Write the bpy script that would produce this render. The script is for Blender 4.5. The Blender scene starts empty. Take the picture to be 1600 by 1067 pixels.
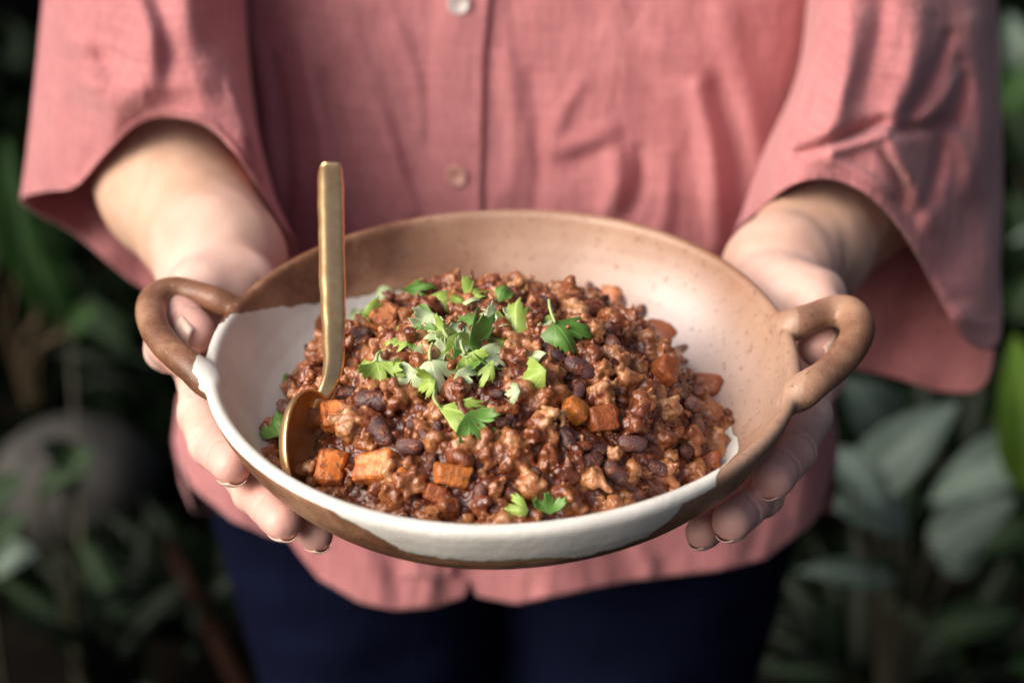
import bpy, math, random
import numpy as np
from mathutils import Vector, Matrix
rnd = random.Random(7)
nr = np.random.default_rng(7)
SC = bpy.context.scene
COL = SC.collection

# ------------------------------------------------------------------ camera, world, sun, exposure
FPX = 2478.0
TH = math.radians(25.0)
CR = np.array([1, 0, 0.]); CF = np.array([0, math.cos(TH), -math.sin(TH)]); CU = np.array([0, math.sin(TH), math.cos(TH)])
CC = np.array([0, 0, 1.35])
cam = bpy.data.cameras.new("camera"); camo = bpy.data.objects.new("camera", cam); COL.objects.link(camo)
camo.location = CC; camo.rotation_euler = (math.radians(90) - TH, 0, 0)
cam.sensor_width = 36; cam.lens = 36 * FPX / 1600; cam.clip_start = 0.02; cam.clip_end = 200
cam.dof.use_dof = True; cam.dof.focus_distance = 0.708; cam.dof.aperture_fstop = 3.9
SC.camera = camo
SUN_TO = Vector((-0.73, -0.42, 0.56)).normalized()
w = bpy.data.worlds.new("World"); SC.world = w; w.use_nodes = True
nt = w.node_tree; bg = nt.nodes['Background']
sky = nt.nodes.new('ShaderNodeTexSky'); sky.sky_type = 'NISHITA'; sky.sun_disc = False
sky.sun_elevation = math.asin(SUN_TO.z); sky.sun_rotation = math.atan2(SUN_TO.x, SUN_TO.y)
sky.dust_density = 8.0; sky.air_density = 0.65; sky.ozone_density = 0.0
nt.links.new(sky.outputs[0], bg.inputs[0]); bg.inputs[1].default_value = 0.115
sun = bpy.data.lights.new("sun", 'SUN'); suno = bpy.data.objects.new("sun", sun); COL.objects.link(suno)
sun.energy = 2.1; sun.angle = math.radians(60); sun.color = (1, 0.975, 0.955)
suno.rotation_euler = (-SUN_TO).to_track_quat('-Z', 'Y').to_euler()
SC.view_settings.view_transform = 'Standard'; SC.view_settings.look = 'None'
SC.view_settings.exposure = 0.32; SC.view_settings.gamma = 1
try:
    SC.cycles.use_denoising = True
except Exception: pass

def P(px, py, d): return CC + d * (CF + (px - 800) / FPX * CR + (533.5 - py) / FPX * CU)
def PA(a):
    a = np.asarray(a, float)
    return CC + a[..., 2:3] * (CF + (a[..., 0:1] - 800) / FPX * CR + (533.5 - a[..., 1:2]) / FPX * CU)
def proj(p):
    v = np.asarray(p) - CC; d = v @ CF
    return 800 + FPX * (v @ CR) / d, 533.5 - FPX * (v @ CU) / d, d

# bowl frame
_r, _t = math.radians(-0.57), math.radians(7.05)
BC = P(785.5, 535.4, 0.75)
EX = np.array([math.cos(_r), 0, -math.sin(_r)])
_n = np.array([0, -math.sin(_t), math.cos(_t)]); EN = _n - EX * (_n @ EX); EN /= np.linalg.norm(EN)
EY = np.cross(EN, EX)
BM = np.stack([EX, EY, EN])            # rows
def toB(p): return (np.asarray(p) - BC) @ BM.T
def fromB(q): return BC + np.asarray(q) @ BM

# ------------------------------------------------------------------ object helpers
def prop(o, label=None, cat=None, group=None, kind=None):
    if label: o['label'] = label
    if cat: o['category'] = cat
    if group: o['group'] = group
    if kind: o['kind'] = kind
    return o
def empty(name, loc, label, cat, group=None):
    o = bpy.data.objects.new(name, None); COL.objects.link(o); o.location = Vector(loc); o.empty_display_size = .02
    return prop(o, label, cat, group)
def mesh(name, V, Fc, mat, parent=None, smooth=True, mats=None, uv=None):
    """V world coordinates (N,3); Fc (M,3|4) int array or list"""
    me = bpy.data.meshes.new(name)
    V = np.asarray(V, np.float64)
    org = np.array(parent.matrix_basis.translation) if parent is not None else np.zeros(3)
    if parent is not None and parent.parent is not None:
        org = org + np.array(parent.parent.matrix_basis.translation)
    if isinstance(Fc, np.ndarray):
        k = Fc.shape[1]
        me.vertices.add(len(V)); me.vertices.foreach_set('co', (V - org).ravel().astype(np.float32))
        me.loops.add(Fc.size); me.loops.foreach_set('vertex_index', Fc.ravel().astype(np.int32))
        me.polygons.add(len(Fc)); me.polygons.foreach_set('loop_start', np.arange(0, Fc.size, k, dtype=np.int32))
        me.update(calc_edges=True)
    else:
        me.from_pydata([tuple(v) for v in (V - org)], [], Fc)
    me.validate()
    me.polygons.foreach_set('use_smooth', [smooth] * len(me.polygons))
    me.materials.append(mat)
    o = bpy.data.objects.new(name, me); COL.objects.link(o)
    if parent is not None: o.parent = parent
    return o
def solid(o, t, off=-1):
    m = o.modifiers.new('thickness', 'SOLIDIFY'); m.thickness = t; m.offset = off; return o
def fattr(o, name, arr):
    a = o.data.attributes.new(name, 'FLOAT', 'POINT'); a.data.foreach_set('value', np.asarray(arr, np.float32))
def grid_faces(n, m, closed=False):
    i, j = np.meshgrid(np.arange(n - 1), np.arange(m if closed else m - 1), indexing='ij')
    j2 = (j + 1) % m
    return np.stack([i * m + j, i * m + j2, (i + 1) * m + j2, (i + 1) * m + j], -1).reshape(-1, 4)
def sstep(a, b, x):
    t = np.clip((x - a) / (b - a), 0, 1); return t * t * (3 - 2 * t)
def vnoise(p, s, seed=0):
    """cheap smooth noise, sum of rotated sines; p (...,3)"""
    g = np.random.default_rng(seed); out = 0
    for k in range(7):
        d = g.normal(size=3); d /= np.linalg.norm(d)
        out = out + np.sin((p @ d) * s * g.uniform(.6, 1.7) + g.uniform(0, 6.28))
    return out / 3.5

# ------------------------------------------------------------------ signed distance field tools
class Field:
    def __init__(s, lo, hi, h):
        s.lo = np.array(lo, float); s.h = h
        s.n = np.ceil((np.array(hi) - s.lo) / h).astype(int) + 1
        s.F = np.full(s.n, 1.0, np.float32); s.T = np.zeros(s.n, np.float32)
    def box(s, a, b, pad):
        i0 = np.maximum(0, np.floor((np.minimum(a, b) - pad - s.lo) / s.h).astype(int))
        i1 = np.minimum(s.n, np.ceil((np.maximum(a, b) + pad - s.lo) / s.h).astype(int) + 1)
        if (i1 <= i0).any(): return None, None
        sl = tuple(slice(p, q) for p, q in zip(i0, i1))
        ax = [s.lo[k] + s.h * np.arange(i0[k], i1[k]) for k in range(3)]
        return sl, (ax[0][:, None, None], ax[1][None, :, None], ax[2][None, None, :])
    def cone(s, a, b, ra, rb, k=0.0, tone=0.0):
        a = np.asarray(a, float); b = np.asarray(b, float)
        sl, X = s.box(a, b, max(ra, rb) + k + 3 * s.h)
        if sl is None: return
        ab = b - a; L2 = max(ab @ ab, 1e-12)
        q = [X[i] - a[i] for i in range(3)]
        t = np.clip((q[0] * ab[0] + q[1] * ab[1] + q[2] * ab[2]) / L2, 0, 1)
        d = np.sqrt((q[0] - t * ab[0]) ** 2 + (q[1] - t * ab[1]) ** 2 + (q[2] - t * ab[2]) ** 2) - (ra + (rb - ra) * t)
        s.merge(sl, d, k, tone)
    def merge(s, sl, d, k, tone=0.0):
        f = s.F[sl]
        if k > 0:
            hh = np.clip(.5 + .5 * (f - d) / k, 0, 1)
            s.T[sl] = s.T[sl] * (1 - hh) + tone * hh
            s.F[sl] = f * (1 - hh) + d * hh - k * hh * (1 - hh)
        else:
            m = d < f; s.T[sl] = np.where(m, tone, s.T[sl]); s.F[sl] = np.where(m, d, f)
    def sample(s, p):
        g = (p - s.lo) / s.h; g = np.clip(g, 0, np.array(s.n) - 1.001); i = g.astype(int); t = g - i; o = 0
        for a in (0, 1):
            for b in (0, 1):
                for c in (0, 1):
                    w_ = (t[:, 0] if a else 1 - t[:, 0]) * (t[:, 1] if b else 1 - t[:, 1]) * (t[:, 2] if c else 1 - t[:, 2])
                    o = o + w_ * s.F[i[:, 0] + a, i[:, 1] + b, i[:, 2] + c]
        return o
    def normals(s, V, e=1.6):
        e = e * s.h; out = np.zeros_like(V)
        for k in range(3):
            d = np.zeros(3); d[k] = e; out[:, k] = s.sample(V + d) - s.sample(V - d)
        return out / (np.linalg.norm(out, axis=1)[:, None] + 1e-12)
    def surface(s):
        F = s.F; n = F.shape
        I = F < 0
        A = I[:-1, :-1, :-1]
        allv = A.copy(); anyv = A.copy()
        for dx in (0, 1):
            for dy in (0, 1):
                for dz in (0, 1):
                    if dx + dy + dz == 0: continue
                    q = I[dx:n[0] - 1 + dx, dy:n[1] - 1 + dy, dz:n[2] - 1 + dz]
                    allv &= q; anyv |= q
        act = anyv & ~allv
        idx = np.argwhere(act); ii, jj, kk = idx.T
        num = np.full(act.shape, -1, np.int32); num[ii, jj, kk] = np.arange(len(idx))
        acc = np.zeros((len(idx), 3)); cnt = np.zeros(len(idx))
        tone = np.zeros(len(idx))
        cs = [(a, b, c) for a in (0, 1) for b in (0, 1) for c in (0, 1)]
        for c in cs:
            for ax in range(3):
                if c[ax]: continue
                e = list(c); e[ax] = 1
                f0 = F[ii + c[0], jj + c[1], kk + c[2]]; f1 = F[ii + e[0], jj + e[1], kk + e[2]]
                m = (f0 < 0) != (f1 < 0)
                t = np.where(m, f0 / np.where(m, f0 - f1, 1), 0)
                for q in range(3):
                    acc[:, q] += np.where(m, c[q] + (t if q == ax else 0), 0)
                cnt += m
        for c in cs: tone += s.T[ii + c[0], jj + c[1], kk + c[2]] / 8
        V = s.lo + s.h * (idx + acc / cnt[:, None])
        quads = []
        for ax in range(3):
            sl0 = [slice(None)] * 3; sl1 = [slice(None)] * 3
            sl0[ax] = slice(0, -1); sl1[ax] = slice(1, None)
            a0 = I[tuple(sl0)]; a1 = I[tuple(sl1)]
            cr = np.argwhere(a0 != a1)
            b, c = [(1, 2), (2, 0), (0, 1)][ax]
            ok = (cr[:, b] > 0) & (cr[:, c] > 0) & (cr[:, b] < n[b] - 1) & (cr[:, c] < n[c] - 1)
            cr = cr[ok]
            def g(db, dc):
                q = cr.copy(); q[:, b] += db; q[:, c] += dc
                return num[q[:, 0], q[:, 1], q[:, 2]]
            Q = np.stack([g(-1, -1), g(0, -1), g(0, 0), g(-1, 0)], 1)
            ins = a0[cr[:, 0], cr[:, 1], cr[:, 2]]
            Q[~ins] = Q[~ins][:, ::-1]
            quads.append(Q)
        Q = np.concatenate(quads); Q = Q[(Q >= 0).all(1)]
        return V, Q, tone

# ------------------------------------------------------------------ materials
def M(name):
    m = bpy.data.materials.new(name); m.use_nodes = True
    nt = m.node_tree; b = nt.nodes['Principled BSDF']
    return m, nt, b
def N(nt, t, **kw):
    n = nt.nodes.new(t)
    for k, v in kw.items():
        if k in n.inputs: n.inputs[k].default_value = v
        else: setattr(n, k, v)
    return n
def noise(nt, scale, detail=4, rough=.55, vec=None, dist=0):
    n = N(nt, 'ShaderNodeTexNoise', Scale=scale, Detail=detail, Roughness=rough, Distortion=dist)
    if vec is None:
        tc = nt.nodes.new('ShaderNodeTexCoord'); vec = tc.outputs['Object']
    nt.links.new(vec, n.inputs['Vector']); return n
def ramp(nt, src, stops):
    r = nt.nodes.new('ShaderNodeValToRGB'); cr = r.color_ramp
    while len(cr.elements) < len(stops): cr.elements.new(.5)
    for e, (p, c) in zip(cr.elements, stops):
        e.position = p; e.color = (*c, 1) if len(c) == 3 else c
    nt.links.new(src, r.inputs[0]); return r.outputs[0]
def mix(nt, f, a, b, mode='MIX'):
    m = nt.nodes.new('ShaderNodeMix'); m.data_type = 'RGBA'; m.blend_type = mode
    for s, v in ((0, f), (6, a), (7, b)):
        if hasattr(v, 'links') or hasattr(v, 'is_linked'): nt.links.new(v, m.inputs[s])
        else: m.inputs[s].default_value = (*v, 1) if isinstance(v, tuple) else v
    return m.outputs[2]
def math_(nt, op, a, b=0.0, c=0.0):
    m = nt.nodes.new('ShaderNodeMath'); m.operation = op
    for i, v in enumerate((a, b, c)):
        if hasattr(v, 'is_linked'): nt.links.new(v, m.inputs[i])
        else: m.inputs[i].default_value = v
    return m.outputs[0]
def bump(nt, b, src, strength, dist, prev=None):
    n = N(nt, 'ShaderNodeBump', Strength=strength, Distance=dist)
    nt.links.new(src, n.inputs['Height'])
    if prev is not None: nt.links.new(prev, n.inputs['Normal'])
    nt.links.new(n.outputs[0], b.inputs['Normal']); return n.outputs[0]
def attr(nt, name):
    a = nt.nodes.new('ShaderNodeAttribute'); a.attribute_name = name; return a.outputs['Fac']

def mat_ceramic():
    m, nt, b = M('stoneware glaze')
    g = attr(nt, 'glaze')
    edge = noise(nt, 90, 3).outputs[0]
    s = math_(nt, 'ADD', g, math_(nt, 'MULTIPLY', math_(nt, 'SUBTRACT', edge, .5), .22))
    mask = ramp(nt, s, [(.49, (0, 0, 0)), (.515, (1, 1, 1))])
    line = ramp(nt, s, [(.40, (0, 0, 0)), (.48, (1, 1, 1)), (.52, (0, 0, 0))])
    n1 = noise(nt, 28, 5).outputs[0]; n2 = noise(nt, 260, 3).outputs[0]; n3 = noise(nt, 900, 2).outputs[0]
    brown = ramp(nt, n1, [(.30, (.11, .045, .024)), (.48, (.22, .10, .055)), (.64, (.40, .23, .14))])
    n4 = noise(nt, 11, 4, dist=.6).outputs[0]
    tan = ramp(nt, n4, [(.32, (.25, .115, .066)), (.5, (.36, .195, .125)), (.68, (.46, .30, .22))])
    brown = mix(nt, attr(nt, 'painted_lit_side'), brown, tan)  # lit right side of the pot painted in as a lighter tan
    brown = mix(nt, attr(nt, 'painted_sheen'), brown, (.70, .61, .58))  # pale sky reflection put into the glaze colour
    spk = ramp(nt, n2, [(.60, (0, 0, 0)), (.68, (1, 1, 1))])
    brown = mix(nt, math_(nt, 'MULTIPLY', spk, .45), brown, (.10, .035, .018))
    spk2 = ramp(nt, n3, [(.63, (0, 0, 0)), (.7, (1, 1, 1))])
    brown = mix(nt, math_(nt, 'MULTIPLY', spk2, .6), brown, (.50, .36, .22))
    brown = mix(nt, math_(nt, 'MULTIPLY', line, .45), brown, (.20, .15, .07))
    white = ramp(nt, n1, [(.3, (.63, .62, .57)), (.6, (.77, .76, .71))])
    dk = ramp(nt, n2, [(.70, (0, 0, 0)), (.75, (1, 1, 1))])
    white = mix(nt, math_(nt, 'MULTIPLY', dk, .7), white, (.22, .19, .15))
    white = mix(nt, attr(nt, 'lip'), white, (.50, .33, .19))
    col = mix(nt, mask, brown, white)
    nt.links.new(col, b.inputs['Base Color'])
    r = math_(nt, 'ADD', math_(nt, 'MULTIPLY', n2, .2), .30)
    nt.links.new(r, b.inputs['Roughness'])
    h = math_(nt, 'ADD', math_(nt, 'MULTIPLY', n1, 1.0), math_(nt, 'ADD', math_(nt, 'MULTIPLY', n3, .16), math_(nt, 'MULTIPLY', n2, .22)))
    h = math_(nt, 'ADD', h, math_(nt, 'MULTIPLY', mask, .25))
    bump(nt, b, h, .5, .0018)
    return m
def mat_skin():
    m, nt, b = M('skin')
    n1 = noise(nt, 45, 5).outputs[0]; n2 = noise(nt, 700, 3).outputs[0]
    tan = ramp(nt, n1, [(.3, (.56, .345, .25)), (.55, (.63, .41, .30)), (.75, (.65, .40, .31))])
    pale = ramp(nt, n1, [(.3, (.68, .43, .355)), (.55, (.76, .525, .45)), (.75, (.75, .45, .40))])
    c = mix(nt, attr(nt, 'pink'), tan, pale)
    c = mix(nt, attr(nt, 'tips'), c, (.74, .37, .32))
    nt.links.new(c, b.inputs['Base Color'])
    b.inputs['Roughness'].default_value = .48
    b.inputs['Subsurface Weight'].default_value = .25
    b.inputs['Subsurface Radius'].default_value = (1, .35, .2); b.inputs['Subsurface Scale'].default_value = .004
    cr = noise(nt, 120, 4, vec=None, dist=1.5).outputs[0]
    h = math_(nt, 'ADD', math_(nt, 'MULTIPLY', n2, .35), cr)
    bump(nt, b, h, .30, .0007)
    return m
def mat_cloth(name, c0, c1, weave=True, sheen=.25, bstr=.5):
    m, nt, b = M(name)
    tc = nt.nodes.new('ShaderNodeTexCoord')
    mp = N(nt, 'ShaderNodeMapping'); mp.inputs['Scale'].default_value = (420, 420, 22); nt.links.new(tc.outputs['Object'], mp.inputs[0])
    mp2 = N(nt, 'ShaderNodeMapping'); mp2.inputs['Scale'].default_value = (26, 26, 480); nt.links.new(tc.outputs['Object'], mp2.inputs[0])
    a = noise(nt, 1, 2, vec=mp.outputs[0]).outputs[0]; c = noise(nt, 1, 2, vec=mp2.outputs[0]).outputs[0]
    s = math_(nt, 'MULTIPLY', math_(nt, 'ADD', a, c), .5)
    big = noise(nt, 14, 5).outputs[0]
    s2 = math_(nt, 'ADD', math_(nt, 'MULTIPLY', s, .6), math_(nt, 'MULTIPLY', big, .4))
    nt.links.new(ramp(nt, s2, [(.36, c0), (.64, c1)]), b.inputs['Base Color'])
    b.inputs['Roughness'].default_value = .88
    b.inputs['Sheen Weight'].default_value = sheen; b.inputs['Sheen Roughness'].default_value = .5
    b.inputs['Specular IOR Level'].default_value = .02 if 'navy' in name else .08
    mp3 = N(nt, 'ShaderNodeMapping'); mp3.inputs['Scale'].default_value = (75, 75, 14); nt.links.new(tc.outputs['Object'], mp3.inputs[0])
    cr = noise(nt, 1, 3, vec=mp3.outputs[0], dist=.8).outputs[0]
    h = math_(nt, 'ADD', s, math_(nt, 'MULTIPLY', noise(nt, 60, 4).outputs[0], 1.2))
    h = math_(nt, 'ADD', h, math_(nt, 'MULTIPLY', cr, 3.0))
    bump(nt, b, h, bstr, .0016)
    return m
def mat_gold():
    m, nt, b = M('brushed gold')
    n = noise(nt, 150, 2).outputs[0]; n2 = noise(nt, 900, 2).outputs[0]
    nt.links.new(ramp(nt, n, [(.3, (.84, .54, .25)), (.7, (.95, .69, .36))]), b.inputs['Base Color'])
    b.inputs['Metallic'].default_value = 1; b.inputs['Roughness'].default_value = .38
    bump(nt, b, math_(nt, 'ADD', n, math_(nt, 'MULTIPLY', n2, .05)), .22, .001)
    return m
def mat_mince():
    m, nt, b = M('minced stew in tomato sauce')
    t = attr(nt, 'tone')
    n1 = noise(nt, 160, 4).outputs[0]; n2 = noise(nt, 1100, 3).outputs[0]
    s = math_(nt, 'ADD', t, math_(nt, 'MULTIPLY', math_(nt, 'SUBTRACT', n1, .5), .5))
    c = ramp(nt, s, [(0, (.045, .008, .003)), (.25, (.125, .028, .008)), (.5, (.26, .082, .025)), (.75, (.40, .165, .058)), (1, (.56, .30, .135))])
    c = mix(nt, math_(nt, 'MULTIPLY', ramp(nt, n2, [(.35, (1, 1, 1)), (.6, (0, 0, 0))]), .35), c, (.22, .045, .015))
    nt.links.new(c, b.inputs['Base Color'])
    r = ramp(nt, n1, [(.35, (.15, .15, .15)), (.65, (.42, .42, .42))]); nt.links.new(r, b.inputs['Roughness'])
    b.inputs['Subsurface Weight'].default_value = .12; b.inputs['Subsurface Radius'].default_value = (1, .3, .1); b.inputs['Subsurface Scale'].default_value = .0015
    b.inputs['Specular IOR Level'].default_value = .6
    b.inputs['Coat Weight'].default_value = .35; b.inputs['Coat Roughness'].default_value = .10
    h = math_(nt, 'ADD', math_(nt, 'MULTIPLY', n2, .4), noise(nt, 420, 3).outputs[0])
    bump(nt, b, h, .7, .0010)
    return m
def mat_bean():
    m, nt, b = M('bean skin')
    oi = nt.nodes.new('ShaderNodeObjectInfo'); rv = oi.outputs['Random']
    base = ramp(nt, rv, [(0, (.030, .010, .009)), (.45, (.062, .024, .024)), (.8, (.115, .056, .056)), (1, (.16, .055, .035))])
    tc = nt.nodes.new('ShaderNodeTexCoord')
    vm = N(nt, 'ShaderNodeVectorMath', operation='MULTIPLY_ADD'); nt.links.new(tc.outputs['Object'], vm.inputs[0]); vm.inputs[1].default_value = (1, 1, 1)
    rv9 = math_(nt, 'MULTIPLY', rv, 37.0); cb = N(nt, 'ShaderNodeCombineXYZ'); nt.links.new(rv9, cb.inputs[0]); nt.links.new(rv9, cb.inputs[1]); nt.links.new(cb.outputs[0], vm.inputs[2])
    n1 = noise(nt, 1.7, 4, vec=vm.outputs[0]).outputs[0]; n2 = noise(nt, 9, 4, vec=vm.outputs[0]).outputs[0]
    sauce = ramp(nt, n1, [(.46, (0, 0, 0)), (.60, (1, 1, 1))])
    c = mix(nt, math_(nt, 'MULTIPLY', sauce, .75), base, (.26, .075, .028))
    c = mix(nt, math_(nt, 'MULTIPLY', ramp(nt, n2, [(.45, (0, 0, 0)), (.7, (1, 1, 1))]), .35), c, (.22, .13, .12))
    nt.links.new(c, b.inputs['Base Color'])
    nt.links.new(ramp(nt, n1, [(.4, (.42, .42, .42)), (.6, (.22, .22, .22))]), b.inputs['Roughness'])
    bump(nt, b, math_(nt, 'ADD', math_(nt, 'MULTIPLY', n2, .5), sauce), .6, .0010)
    return m
def mat_carrot(name, a, c2, sauce_amt):
    m, nt, b = M(name)
    n1 = noise(nt, 120, 4).outputs[0]; n2 = noise(nt, 700, 3).outputs[0]
    c = ramp(nt, n1, [(.3, a), (.7, c2)])
    sc = ramp(nt, noise(nt, 230, 4).outputs[0], [(.42 + .12 * (1 - sauce_amt), (0, 0, 0)), (.62, (1, 1, 1))])
    c = mix(nt, math_(nt, 'MULTIPLY', sc, .85), c, (.27, .075, .025))
    nt.links.new(c, b.inputs['Base Color'])
    b.inputs['Roughness'].default_value = .3
    b.inputs['Subsurface Weight'].default_value = .2; b.inputs['Subsurface Scale'].default_value = .002
    b.inputs['Subsurface Radius'].default_value = (1, .4, .1)
    bump(nt, b, math_(nt, 'ADD', math_(nt, 'MULTIPLY', sc, 1.0), n2), .5, .0008)
    return m
def mat_leaf(name, c0, c1, trans=.25, rough=.45, vein=True, scale=90):
    m, nt, b = M(name)
    n1 = noise(nt, scale, 4).outputs[0]
    c = ramp(nt, n1, [(.3, c0), (.7, c1)])
    if vein:
        v = attr(nt, 'vein'); c = mix(nt, math_(nt, 'MULTIPLY', v, .55), c, tuple(min(1, x * 1.6 + .06) for x in c1))
    nt.links.new(c, b.inputs['Base Color']); b.inputs['Roughness'].default_value = rough
    if 'coriander' not in name: b.inputs['Specular IOR Level'].default_value = (0.0 if 'dark' in name else .08) if 'pale' not in name else .3
    tr = nt.nodes.new('ShaderNodeBsdfTranslucent'); nt.links.new(c, tr.inputs[0])
    ms = nt.nodes.new('ShaderNodeMixShader'); ms.inputs[0].default_value = trans
    nt.links.new(b.outputs[0], ms.inputs[1]); nt.links.new(tr.outputs[0], ms.inputs[2])
    nt.links.new(ms.outputs[0], nt.nodes['Material Output'].inputs[0])
    if vein: bump(nt, b, math_(nt, 'ADD', math_(nt, 'MULTIPLY', v, -1), n1), .4, .0006)
    return m
def mat_plain(name, col, rough=.5, c2=None, scale=60, bs=.2, bd=.001):
    m, nt, b = M(name)
    n1 = noise(nt, scale, 5).outputs[0]
    c2 = c2 or tuple(x * .75 for x in col)
    nt.links.new(ramp(nt, n1, [(.3, c2), (.7, col)]), b.inputs['Base Color'])
    b.inputs['Roughness'].default_value = rough
    if rough > .75: b.inputs['Specular IOR Level'].default_value = .02
    bump(nt, b, n1, bs, bd)
    return m
MC = mat_ceramic(); MS = mat_skin()
MSH = mat_cloth('pink linen', (.37, .135, .145), (.53, .225, .232))
MTR = mat_cloth('navy denim', (.003, .004, .012), (.005, .007, .022), sheen=.0, bstr=.3)
MG = mat_gold(); MM = mat_mince(); MB = mat_bean()
MNAIL = mat_plain('fingernail', (.80, .58, .47), .25, (.74, .52, .42), 200, .05)
MBTN = [mat_plain('pearl button', (.72, .66, .62), .2), mat_plain('rose horn button', (.60, .33, .27), .3, (.50, .24, .20))]

# ------------------------------------------------------------------ bowl
PRC = [(0, -.0525), (.05, -.0523), (.078, -.0505), (.098, -.0460), (.110, -.0405), (.1195, -.0335), (.1265, -.0255), (.1318, -.0165), (.1350, -.0090), (.1368, -.0035)]
def wall_z(r):
    return np.interp(r, [p[0] for p in PRC], [p[1] for p in PRC])
def bowl_sdf2(r, z):
    best = None; side = None
    for (r0, z0), (r1, z1) in zip(PRC[:-1], PRC[1:]):
        dr, dz = r1 - r0, z1 - z0; t = np.clip(((r - r0) * dr + (z - z0) * dz) / (dr * dr + dz * dz), 0, 1)
        d = np.sqrt((r - r0 - t * dr) ** 2 + (z - z0 - t * dz) ** 2)
        best = d if best is None else np.minimum(best, d)
    return best - .0033
def ray_plane(px, py, h):
    d = P(px, py, 1.0) - CC; o = toB(CC); dd = (d @ BM.T)
    t = (h - o[2]) / dd[2]; return o + t * dd
def poly_sd(px, py, poly):
    """signed distance in px, positive inside"""
    poly = np.array(poly, float); best = np.full(px.shape, 1e9); ins = np.zeros(px.shape, bool)
    for a, b in zip(poly, np.roll(poly, -1, 0)):
        e = b - a; t = np.clip(((px - a[0]) * e[0] + (py - a[1]) * e[1]) / (e @ e), 0, 1)
        best = np.minimum(best, np.hypot(px - a[0] - t * e[0], py - a[1] - t * e[1]))
        c = (a[1] > py) != (b[1] > py)
        with np.errstate(divide='ignore', invalid='ignore'):
            ins ^= c & (px < (b[0] - a[0]) * (py - a[1]) / (b[1] - a[1]) + a[0])
    return np.where(ins, best, -best)
def spl(pts, n):
    """Catmull-Rom through rows"""
    p = np.array(pts, float); p = np.vstack([2 * p[0] - p[1], p, 2 * p[-1] - p[-2]])
    m = len(p) - 3; t = np.linspace(0, m - 1e-9, n); i = t.astype(int); f = (t - i)[:, None]
    a, b, c, d = p[i], p[i + 1], p[i + 2], p[i + 3]
    return .5 * (2 * b + (c - a) * f + (2 * a - 5 * b + 4 * c - d) * f ** 2 + (3 * b - a - 3 * c + d) * f ** 3)
HL = [(366, 484, 4.8), (340, 470, 4.6), (310, 460, 4.7), (272, 454, 5.6), (243, 467, 6.3), (236, 492, 6.4), (247, 524, 6.2), (272, 553, 5.8), (300, 575, 5.6), (330, 604, 6.2)]
HR = [(1226, 512, 6.4), (1250, 504, 5.8), (1284, 490, 5.6), (1316, 485, 6.1), (1335, 497, 6.7), (1340, 520, 6.8), (1327, 547, 6.5), (1303, 575, 6.2), (1270, 600, 6.2), (1240, 622, 6.6)]
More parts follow.
